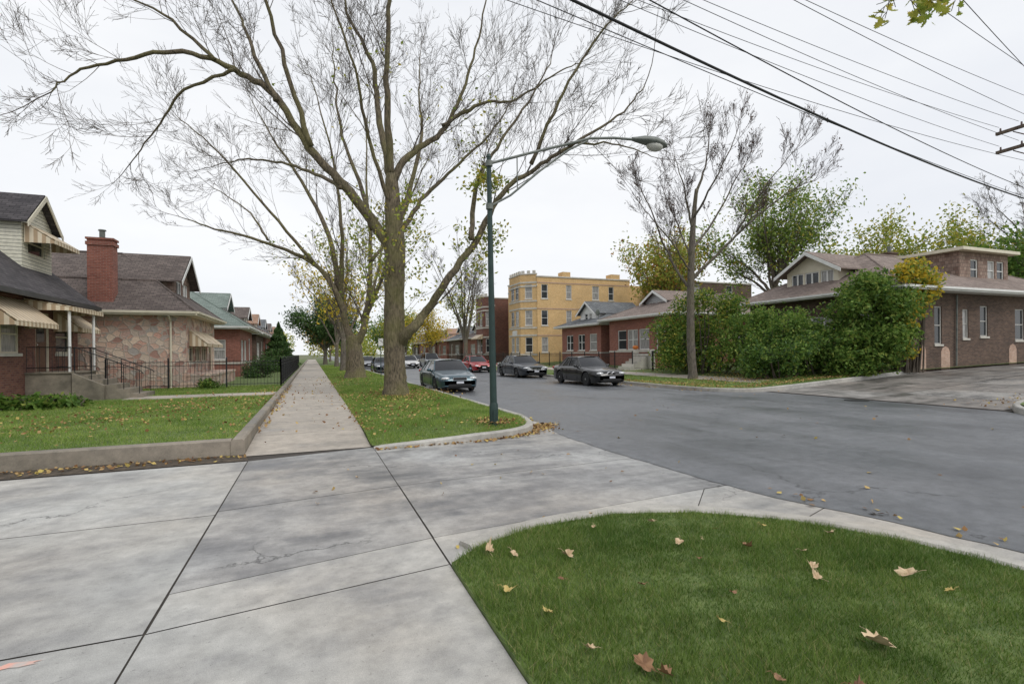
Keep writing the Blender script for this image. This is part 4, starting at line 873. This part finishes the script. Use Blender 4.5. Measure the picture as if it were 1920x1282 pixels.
def limbtree(name,label,loc,trunk,limbs,bark,twig,kids,maxlv,space,l1,leaf=None,group='street trees',up=.08,r1=.5,mn=.0048,lim=1.0):
    e=thing(name,label,'tree',loc,group); mt=MB(); mc=MB(); tips=[]
    cv=lambda q:RT*q[0]+FT*(q[2] if len(q)>2 else 0)+Z*q[1]
    tp=spl([cv(q) for q in trunk[0]],6); tr=np.interp(np.linspace(0,1,len(tp)),np.linspace(0,1,len(trunk[1])),trunk[1])
    mt.tube(tp,list(tr),22,True,0,.06)
    for (pts,r0,r_1) in limbs:
        P=[cv(q) for q in pts]; P=[P[0]]+[p+rdir()*.12 for p in P[1:]]; P=spl(P,6); P=[P[0]]+[p+rdir()*.025 for p in P[1:]]; n=len(P); L=sum((P[i+1]-P[i]).length for i in range(n-1))
        r_1*=.7; rr=[(r0+(r_1-r0)*(i/(n-1))**.75)*lim for i in range(n)]; mt.tube(P,rr,12 if r0>.1 else 8,True,0,.07)
        m=int(L/space)
        for k in range(m):
            f=random.uniform(.2,1); i=min(int(f*(n-1)),n-2); q=P[i].lerp(P[i+1],f*(n-1)-i); dd=(P[i+1]-P[i]).normalized()
            s=rdir(); s=(s-dd*s.dot(dd)).normalized(); s=(s+Z*.2)
            grow(mc,q,dd*.9+s*random.uniform(.45,.95),l1*random.uniform(.5,1.2)*(1.15-.4*f),max(.013,rr[i]*r1*random.uniform(.35,.7)),0,maxlv,kids,tips,up,mn=mn)
        grow(mc,P[-1],P[-1]-P[-2],l1*.8,r_1,0,maxlv,kids,tips,up,mn=mn)
    mt.obj('trunk',bark,e,smooth=True,uv=False); mc.obj('crown',twig,e,uv=False)
    if leaf:
        for (mat,n,size,spread,sel) in leaf:
            T=[t for t in tips if sel(t)]
            if not T: continue
            T=np.array([tuple(t) for t in T]); c=T[rng.integers(0,len(T),n)]+rng.normal(0,spread,(n,3)); leaves('leaves',c,size,mat,e)
    return e
main=limbtree('bare_tree','huge bare ash tree with forked mossy trunk on the verge',(2.9,19.4,.13),
 ([(0,-.15),(.0,.35),(-.02,1.2),(-.03,2.8),(0,4.3),(.03,5.7),(-.08,8.3)],[.60,.44,.385,.37,.365,.38,.2]),
 [([(0,5.2),(-.84,6.3,-.1),(-1.8,7.7,-.4),(-2.8,9.1,-.7),(-3.9,10.6,-1),(-5.2,11.6,-1.2),(-6.8,12.1,-1.4),(-8.8,11.9,-1.6),(-10.4,11.2,-1.8),(-11.2,10.6,-2)],.26,.03),
  ([(-3.9,10.6,-1),(-4.8,12.5,-.6),(-5.6,14.3,-.2),(-6.4,16.0,0)],.11,.03),
  ([(-2.8,9.1,-.7),(-3.6,11.9,-1.6),(-4.0,14.5,-2),(-4.6,16.8,-2.4)],.13,.03),
  ([(-5.2,11.6,-1.2),(-7.2,10.9,-.8),(-8.8,9.9,-.4),(-10.0,8.9,0)],.08,.025),
  ([(-5.9,11.9,-1.3),(-7.6,13.4,-1.4),(-9.4,14.2,-1.5)],.09,.025),
  ([(-1.8,7.7,-.4),(-3.4,8.7,1),(-5.4,9.7,2.2),(-7.2,10.1,3),(-8.8,10.0,3.6)],.10,.025),
  ([(-.08,8.2),(-.44,10.3,.4),(-1.0,12.9,.9),(-1.8,15.0,1.2),(-2.3,17.8,1.5)],.19,.03),
  ([(-.08,8.2),(-.1,10.9,-.4),(.1,13.7,-.9),(.6,15.9,-1.3),(.8,18.5,-1.5)],.17,.03),
  ([(-.05,7.9),(.56,8.95,.2),(1.75,10.4,.7),(2.35,11.7,1),(2.95,13.7,1.4),(3.7,16.2,1.6)],.19,.03),
  ([(1.75,10.4,.7),(3.1,11.2,1.2),(4.7,12.1,1.8),(6.3,13.1,2.2),(7.6,13.8,2.5)],.10,.025),
  ([(.1,2.0,0),(.65,2.5,-.1),(1.25,3.0,-.2),(2.15,4.2,-.4),(2.95,5.7,-.6),(3.9,7.2,-.8),(5.1,8.26,-1),(6.5,9.0,-1.1),(7.9,9.9,-1.1),(9.0,11.0,-1)],.25,.03),
  ([(2.95,5.7,-.6),(3.2,7.7,0),(3.9,9.75,.6),(5.1,11.7,1.2),(6.0,13.5,1.5)],.12,.03),
  ([(6.3,8.9,-1.1),(7.7,8.8,-1.6),(9.0,8.3,-2)],.06,.02),
  ([(5.1,8.26,-1),(6.0,10.1,-1.5),(7.3,12.0,-2),(8.4,13.4,-2.2)],.09,.025),
  ([(.05,5.5),(.5,6.5,.5),(1.1,7.8,1.2),(2.2,9.4,2),(3.4,10.9,2.8),(4.4,12.8,3.4)],.15,.03),
  ([(0,6.3),(.3,8.4,1.4),(.6,10.9,3),(.4,13.5,4.4),(.2,16,5.4)],.15,.03),
  ([(0,6.8),(-.4,8.8,-1),(-.8,11.2,-2.2),(-1.6,13.8,-3.2)],.11,.03),
  ([(-.84,6.3),(-1.6,8.4,1.2),(-2.6,11,2.6),(-3.4,13.6,3.8),(-3.8,16,4.6)],.13,.03)],
 M['bark'],M['twig'],(5,4,3),3,.82,3.2,
 leaf=[(M['lf_yg'],900,.16,.2,lambda t:t.z<8.2 and math.hypot(t.x,t.y)<4.5),(M['lf_yg'],300,.15,.25,lambda t:8.2<t.z<11.5 and math.hypot(t.x,t.y)<4.5)],r1=.46,lim=.9)
mb=MB(); tips=[]
for k in range(34):
    z=random.uniform(1.8,7.2); a=random.uniform(0,6.28); q=V((.3*math.cos(a),.3*math.sin(a),z)); grow(mb,q,V((math.cos(a),math.sin(a),.6)),random.uniform(.5,1.7),.012,1,2,(3,3,3),tips)
mb.obj('sprouts',M['twig'],main,uv=False); T=np.array([tuple(t) for t in tips]); leaves('sprout_leaves',T[rng.integers(0,len(T),1000)]+rng.normal(0,.18,(1000,3)),.15,M['lf_yg'],main)
limbtree('bare_tree','large bare forked tree on the verge behind the first',(2.6,34.5,.13),
 ([(0,-.15),(0,.5),(-.05,1.6),(-.1,2.8)],[.85,.6,.52,.4]),
 [([(-.15,2.2),(-.45,3.4),(-.97,5.3,-.3),(-2.4,7.4,-.5),(-5.1,8.8,-1),(-8.0,9.4,-1.5),(-10,10,-2)],.34,.03),
  ([(-.97,5.0),(-1.7,9.2,.5),(-3.7,13,1),(-5.8,16.2,1.5),(-7.6,19,2)],.24,.03),
  ([(-.9,5),(-.6,9,-1),(-1,13.5,-1.8),(-1.7,18.4,-2.2)],.22,.03),
  ([(.1,2.2),(.7,4),(1.1,8,.4),(.8,12.4,.8),(.4,17.5,1)],.33,.03),
  ([(.5,3.6),(1.6,5.6,-.5),(3.5,9.8,-1),(5,14,-1.6)],.25,.03),
  ([(-2.4,7.4,-.5),(-4.5,10.5,-2),(-6.8,13.5,-3),(-9,15.5,-3.6)],.14,.03),
  ([(1.1,7.6),(2.6,11,2),(3.4,15,3)],.15,.03),([(-5.1,8.8,-1),(-7,11,-.5),(-9.2,12.6,0)],.09,.03),([(.6,4),(.8,8,3),(1,13,5)],.18,.03)],
 M['bark'],M['twig'],(4,3,3),3,.95,3.8,leaf=[(M['lf_yg'],1300,.2,.35,lambda t:t.z<9.5 and math.hypot(t.x,t.y)<5)],r1=.42,mn=.0065,lim=.9)
limbtree('bare_tree','slender bare tree with a few dead leaves on the far corner',(18.7,21.7,hz(18.7)),
 ([(0,-.1),(0,.3),(-.08,2),(-.05,5),(.1,8),(.3,10)],[.34,.23,.2,.18,.14,.08]),
 [([(-.05,4.6),(-1.0,6.6,.3),(-2.0,8.8,.5),(-2.6,10.6,.6)],.09,.02),
  ([(0,5.2),(1.4,6.9,-.3),(3.0,8.2,-.5),(4.8,9.6,-.7),(6.0,10.3,-.8)],.10,.02),
  ([(.3,9.8),(.8,11.6,.2),(1.4,13.2,.3)],.09,.015),
  ([(.1,7.6),(-.5,9.6,-.5),(-1.1,11.8,-.8)],.08,.018),
  ([(.1,6.9),(1.5,8.8,.9),(2.9,10.8,1.5),(3.8,12.2,1.8)],.08,.018),
  ([(2.2,7.6,-.4),(3.4,9.6,-.9),(4.6,11.4,-1.4)],.06,.018),
  ([(-.05,5.6),(-1.3,6.9,-1),(-2.5,7.9,-1.6),(-3.3,9.0,-2)],.06,.018),
  ([(.1,8.4),(.8,10.3,-1.5),(1.4,12.2,-2.4)],.07,.018),([(0,6.2),(-.3,8.5,1.8),(-.6,11,3)],.07,.018)],
 M['bark2'],M['twigred'],(5,4,2),3,.55,1.9,leaf=[(M['lf_brown'],900,.11,.08,lambda t:t.z>6),(M['lf_yg'],200,.16,.2,lambda t:t.z<7)],r1=.5,up=.13,mn=.006)
def gentree(name,label,loc,H,R,th,tr,bark,twig,kids,mx,nl,leaf,group='street trees',space=.9,l1=2.2):
    limbs=[]
    for k in range(nl):
        a=k*6.283/nl+random.uniform(-.4,.4); R1=R*random.uniform(.5,.95) if k%3 else R*.2; hh=H*random.uniform(.7,.92)*(1 if R1<R*.4 else .85); z0=th*random.uniform(.75,1)
        pts=[]
        for t in (0,.3,.6,1): f=t**1.1; pts.append((R1*f*math.cos(a),z0+(hh-z0)*(t**.85),R1*f*math.sin(a)))
        limbs.append((pts,tr*.5,.03))
    return limbtree(name,label,loc,([(0,-.1),(0,th*.4),(.05,th),],[tr*1.3,tr*.9,tr*.75]),limbs,bark,twig,kids,mx,space,l1,leaf,group,mn=.009)
al_=lambda t:True
gentree('bare_tree','bare street tree with some yellow leaves',(2.7,50,.13),14,5,3,.28,M['bark2'],M['twig'],(5,3),2,7,[(M['lf_yel'],1500,.28,.5,lambda t:t.z<9)])
gentree('bare_tree','tall bare street tree at the far kerb',(16.8,58,hz(17)),17,6,3.2,.28,M['bark2'],M['twig'],(5,3,2),3,9,[(M['lf_yg'],900,.26,.4,lambda t:t.z<8)])
gentree('bare_tree','bare street tree further down the verge',(2.8,66,.13),13,5,3,.25,M['bark2'],M['twig'],(5,4),2,7,[(M['lf_yel'],500,.3,.4,al_)])
gentree('leafy_tree','rounded dark green street tree',(1.9,84,.13),9.3,4.6,2.5,.3,M['bark2'],M['twig'],(4,3),2,9,[(M['lf_dark'],16000,.36,.6,al_)],space=.7)
gentree('leafy_tree','small yellow street tree',(17,78,hz(17)),7,3,2,.16,M['bark2'],M['twig'],(4,3),2,7,[(M['lf_yel'],3500,.3,.45,al_)])
gentree('leafy_tree','orange street tree far down the road',(3.5,112,.13),7.5,3.6,2,.2,M['bark2'],M['twig'],(3,2),2,7,[(M['lf_or'],3500,.45,.6,al_)])
gentree('leafy_tree','yellow-green street tree far down the road',(17,100,.2),9,4.5,2,.2,M['bark2'],M['twig'],(3,2),2,8,[(M['lf_yg'],5000,.45,.7,al_)])
gentree('leafy_tree','green street tree far down the road',(17,125,.2),10,5,2,.2,M['bark2'],M['twig'],(3,2),2,8,[(M['lf_green'],5000,.5,.8,al_)])
gentree('leafy_tree','yellow street tree far down the road',(3,138,.2),10,4.5,2,.2,M['bark2'],M['twig'],(3,2),2,8,[(M['lf_yel'],4000,.5,.8,al_)])
gentree('leafy_tree','tall green tree rising behind the brown house',(38.5,34,.9),15.8,7,6.5,.35,M['bark2'],M['twig'],(5,4),2,11,[(M['lf_lime'],8500,.28,.6,al_),(M['lf_yg'],2500,.28,.6,al_)],'trees behind the houses',.65,2.6)
gentree('leafy_tree','yellowing tree behind the bungalows',(34,43,.9),13.5,5.5,5,.3,M['bark2'],M['twig'],(4,3),2,9,[(M['lf_yg'],7000,.32,.6,al_),(M['lf_or'],1500,.34,.6,al_)],'trees behind the houses',.8)
gentree('leafy_tree','yellow-green tree behind the brown house',(52,34,1),13,6,5,.3,M['bark2'],M['twig'],(4,3),2,9,[(M['lf_yg'],8000,.34,.7,al_)],'trees behind the houses',.8)
gentree('leafy_tree','yellow-green tree behind the garage',(60,30,1),13,6.5,5,.3,M['bark2'],M['twig'],(4,3),2,9,[(M['lf_yg'],8000,.34,.7,al_)],'trees behind the houses',.8)
gentree('leafy_tree','green tree behind the garage',(55,22,1),9.5,5,4,.3,M['bark2'],M['twig'],(4,3),2,9,[(M['lf_green'],9000,.36,.7,al_)],'trees behind the houses',.8)
gentree('bare_tree','bare tree beyond the utility pole',(62,25,1),21,8,7,.35,M['bark2'],M['twig'],(4,4,3),3,10,None,'trees behind the houses',.9,3)
C=[]
for (x0,x1,y0,y1,h,k) in ((-70,-14,95,130,6,5000),(-40,60,170,230,11,9000),(28,90,75,110,9,7000),(45,100,40,60,8,5000)):
    m=40; cx=rng.uniform(x0,x1,m); cy=rng.uniform(y0,y1,m); hh=h*rng.uniform(.55,1.0,m); i=rng.integers(0,m,k); d=rng.normal(size=(k,3)); d/=np.linalg.norm(d,axis=1)[:,None]; rr=rng.uniform(.6,1,k)[:,None]
    p=np.stack([cx[i],cy[i],hh[i]*.55],1)+d*rr*np.stack([hh[i]*.45]*2+[hh[i]*.5],1); C.append(p)
top(leaves('distant_trees',np.concatenate(C),.9,M['lf_yg']),'far mass of autumn trees beyond the houses','trees','stuff')
# evergreen + shrubs
def shrub(label,loc,blobs,n,size,mat,mat2=None,f2=.2,name='bush',grp='garden bushes',stems=8,inner=.4):
    e=thing(name,label,'bush',loc,grp); vol=np.array([b[3]*b[4]*b[5] for b in blobs])**.8; vol/=vol.sum(); i=rng.choice(len(blobs),n,p=vol); B=np.array(blobs)[i]
    d=rng.normal(size=(n,3)); d/=np.linalg.norm(d,axis=1)[:,None]; r=rng.uniform(inner,1.15,n)**.6*(1+.25*np.sin(d[:,0]*7+B[:,0]*3)+.25*np.sin(d[:,1]*9+d[:,2]*6+B[:,2]*2))
    c=B[:,:3]+d*r[:,None]*B[:,3:6]; c=c[c[:,2]>.02]
    if mat2: k=rng.uniform(size=len(c))<f2; leaves('foliage',c[~k],size,mat,e); leaves('foliage',c[k],size,mat2,e)
    else: leaves('foliage',c,size,mat,e)
    mb=MB()
    for b in blobs[:stems]:
        for k in range(3):
            a=V((random.uniform(-.15,.15)+b[0]*.5,random.uniform(-.15,.15)+b[1]*.5,-.05)); q=V((b[0]+random.uniform(-.5,.5)*b[3],b[1]+random.uniform(-.5,.5)*b[4],b[2]+b[5]*.9)); mb.tube([a,a.lerp(q,.5)+V((random.uniform(-.2,.2),random.uniform(-.2,.2),.1)),q],[.04,.03,.012],5,False)
    mb.obj('stem',M['twig'],e,uv=False); return e
def rblobs(k,R,H,rb):
    o=[]
    for i in range(k):
        a=random.uniform(0,6.28); q=R*math.sqrt(random.random()); z=random.uniform(.12,1)**.8*H*(1-.3*(q/R)**2); s=rb*random.uniform(.5,1.25); o.append((q*math.cos(a),q*math.sin(a),max(z-s*.5,s*.5),s,s,s*.85))
    return o
shrub('tall leafy bush beside the slender tree',(21.2,23.6,hz(21.6)),rblobs(28,2.1,5.4,.8),14000,.17,M['lf_green'],M['lf_yg'],.25)
shrub('wide green bush in front of the brown house',(22.9,20.4,hz(22.7)),rblobs(28,2.1,4.0,.75),13000,.17,M['lf_green'],M['lf_lime'],.35)
shrub('dark green bush at the lawn edge',(21.4,18.4,hz(21.3)),rblobs(20,1.7,2.5,.6),10000,.15,M['lf_dark'],M['lf_green'],.7)
shrub('low sprawling green bush near the alley',(22.9,17.3,hz(22.9)),rblobs(18,1.5,2.2,.6),10000,.16,M['lf_green'],M['lf_lime'],.3)
shrub('tall overgrown bush at the corner of the brown house',(24.7,16.5,hz(24.5)),rblobs(36,1.55,5.3,.62),15000,.18,M['lf_green'],M['lf_lime'],.4)
shrub('bush turning yellow against the brick corner',(26.1,15.6,hz(25.6)),[(a,b,c,.5,.45,.38) for a,b,c in ((-.3,0,3.2),(.3,.1,3.8),(.6,-.1,4.4),(.1,.1,4.8),(1.2,-.1,4.2),(-.4,0,2.3),(-.5,.2,1.4),(1.0,0,3.5),(1.8,0,4.5),(-.3,0,4.6),(1.6,0,3.8),(.7,0,5.0),(.4,.1,2.9),(-.1,.1,.9))],4800,.18,M['lf_yel'],M['lf_lime'],.3)
shrub('bush beside the far pavement',(22.6,26.3,hz(22.6)),rblobs(16,1.5,3.4,.7),6500,.16,M['lf_green'],M['lf_yg'],.2)
shrub('clipped dark hedge bush inside the fence',(-3.4,38,.23),rblobs(12,.8,1.5,.5),4500,.12,M['lf_dark'])
shrub('low green plant by the iron fence',(-4.6,27.0,.23),rblobs(6,.5,.5,.3),900,.12,M['lf_green'])
shrub('green bush in a front yard',(-3.4,49,.23),rblobs(10,.8,1.9,.5),3000,.16,M['lf_dark'])
for k,(x,y) in enumerate(((-8.3,18.6),(-7.7,18.9),(-7.1,18.8),(-6.6,19.1),(-8.0,19.6),(-7.3,19.7))): shrub('low broad-leaved plant by the house front',(x,y,.23),rblobs(5,.3,.38,.24),500,.2,M['lf_green'],name='garden_plant',grp='plants by the house',inner=.3)
e=thing('evergreen_tree','dark conical evergreen in a front yard','tree',(-3.3,60,.23)); n=9000; t=rng.uniform(0,1,n)**.7; a=rng.uniform(0,6.283,n); R=1.9*(t)*rng.uniform(.6,1.05,n)*(1+.15*np.sin(t*40)); leaves('crown',np.stack([R*np.cos(a),R*np.sin(a),5.0-4.6*t],1),.2,M['lf_dark'],e)
mb=MB(); mb.cyl((0,0,-.1),(0,0,4.6),.14,.03); mb.obj('trunk',M['bark2'],e)
# overhanging maple
e=thing('maple_tree','maple tree with a leafy branch overhanging the corner lawn','tree',(3.3,-3.6,.03)); mb=MB()
mb.tube([V((0,0,-.1)),V((0,0,1.5)),V((.1,.2,4)),V((.5,1,5.4))],[.3,.22,.18,.12],12); mb.obj('trunk',M['bark2'],e,smooth=True,uv=False)
mb=MB(); mb.tube([V((.5,1,5.4)),V((1.6,3.4,6.3)),V((2.7,6,6.5)),V((3.3,7.4,6.02))],[.11,.07,.035,.01],6); tips=[]
for k in range(15): grow(mb,V((3.32+random.uniform(-.27,.27),7.45+random.uniform(-.2,.25),6.02)),V((random.uniform(-.6,.8),random.uniform(-.4,.6),-.25)),.32,.008,1,2,(2,2,2),tips,0)
mb.obj('crown',M['twig'],e,uv=False)
vs=[];fs=[]
for k in range(130):
    c=random.choice(tips)+rdir()*.06; s=random.uniform(.07,.13); R=Matrix.Rotation(random.uniform(0,6.28),3,'Z')@Matrix.Rotation(random.uniform(-1,1),3,'X')@Matrix.Rotation(random.uniform(-1,1),3,'Y'); o=len(vs)
    vs.append(tuple(c)); 
    for (x,y) in MP: vs.append(tuple(c+R@V((x*s,y*s,.2*s*(x*x+y*y)))))
    for i in range(len(MP)): fs.append((o,o+1+i,o+1+(i+1)%len(MP)))
fastmesh('leaves',np.array(vs),np.array(fs),M['lf_yg'],e)
# ------------------------------------------------------------ light
w=bpy.data.worlds.new("World"); scene.world=w; w.use_nodes=True; nt=w.node_tree; bg=nt.nodes['Background']
el,rot=math.radians(48),math.radians(150)
sky=nd(nt,'ShaderNodeTexSky'); sky.sky_type='NISHITA'; sky.sun_disc=False; sky.sun_elevation=el; sky.sun_rotation=rot
v=tex(nt,'Generated',(1,1,2.6)); n1=noise(nt,v,1.6,6,.55)
cl=ramp(nt,n1,[(.3,(6.15,6.32,6.68)),(.52,(6.75,6.87,7.08)),(.7,(7.3,7.35,7.45))])
nt.links.new(mix(nt,.95,sky.outputs[0],cl),bg.inputs[0]); bg.inputs[1].default_value=.14
sl=bpy.data.lights.new('sun','SUN'); sl.energy=1.5; sl.angle=math.radians(25); sl.color=(1,.97,.92); so=bpy.data.objects.new('sun',sl); col.objects.link(so)
dv=V((math.sin(rot)*math.cos(el),math.cos(rot)*math.cos(el),math.sin(el))); so.rotation_euler=dv.to_track_quat('Z','Y').to_euler()
cam=bpy.data.cameras.new('camera'); co=bpy.data.objects.new('camera',cam); col.objects.link(co); scene.camera=co
cam.lens=18; cam.sensor_width=36; cam.clip_end=3000; cam.clip_start=.05; cam.shift_y=.0099
co.matrix_world=Matrix.Translation((0,0,1.75))@Matrix.Rotation(math.radians(-21.34),4,'Z')@Matrix.Rotation(math.radians(90),4,'X')@Matrix.Rotation(math.radians(-.6),4,'Z')
scene.view_settings.view_transform='Standard'; scene.view_settings.look='None'; scene.view_settings.exposure=0
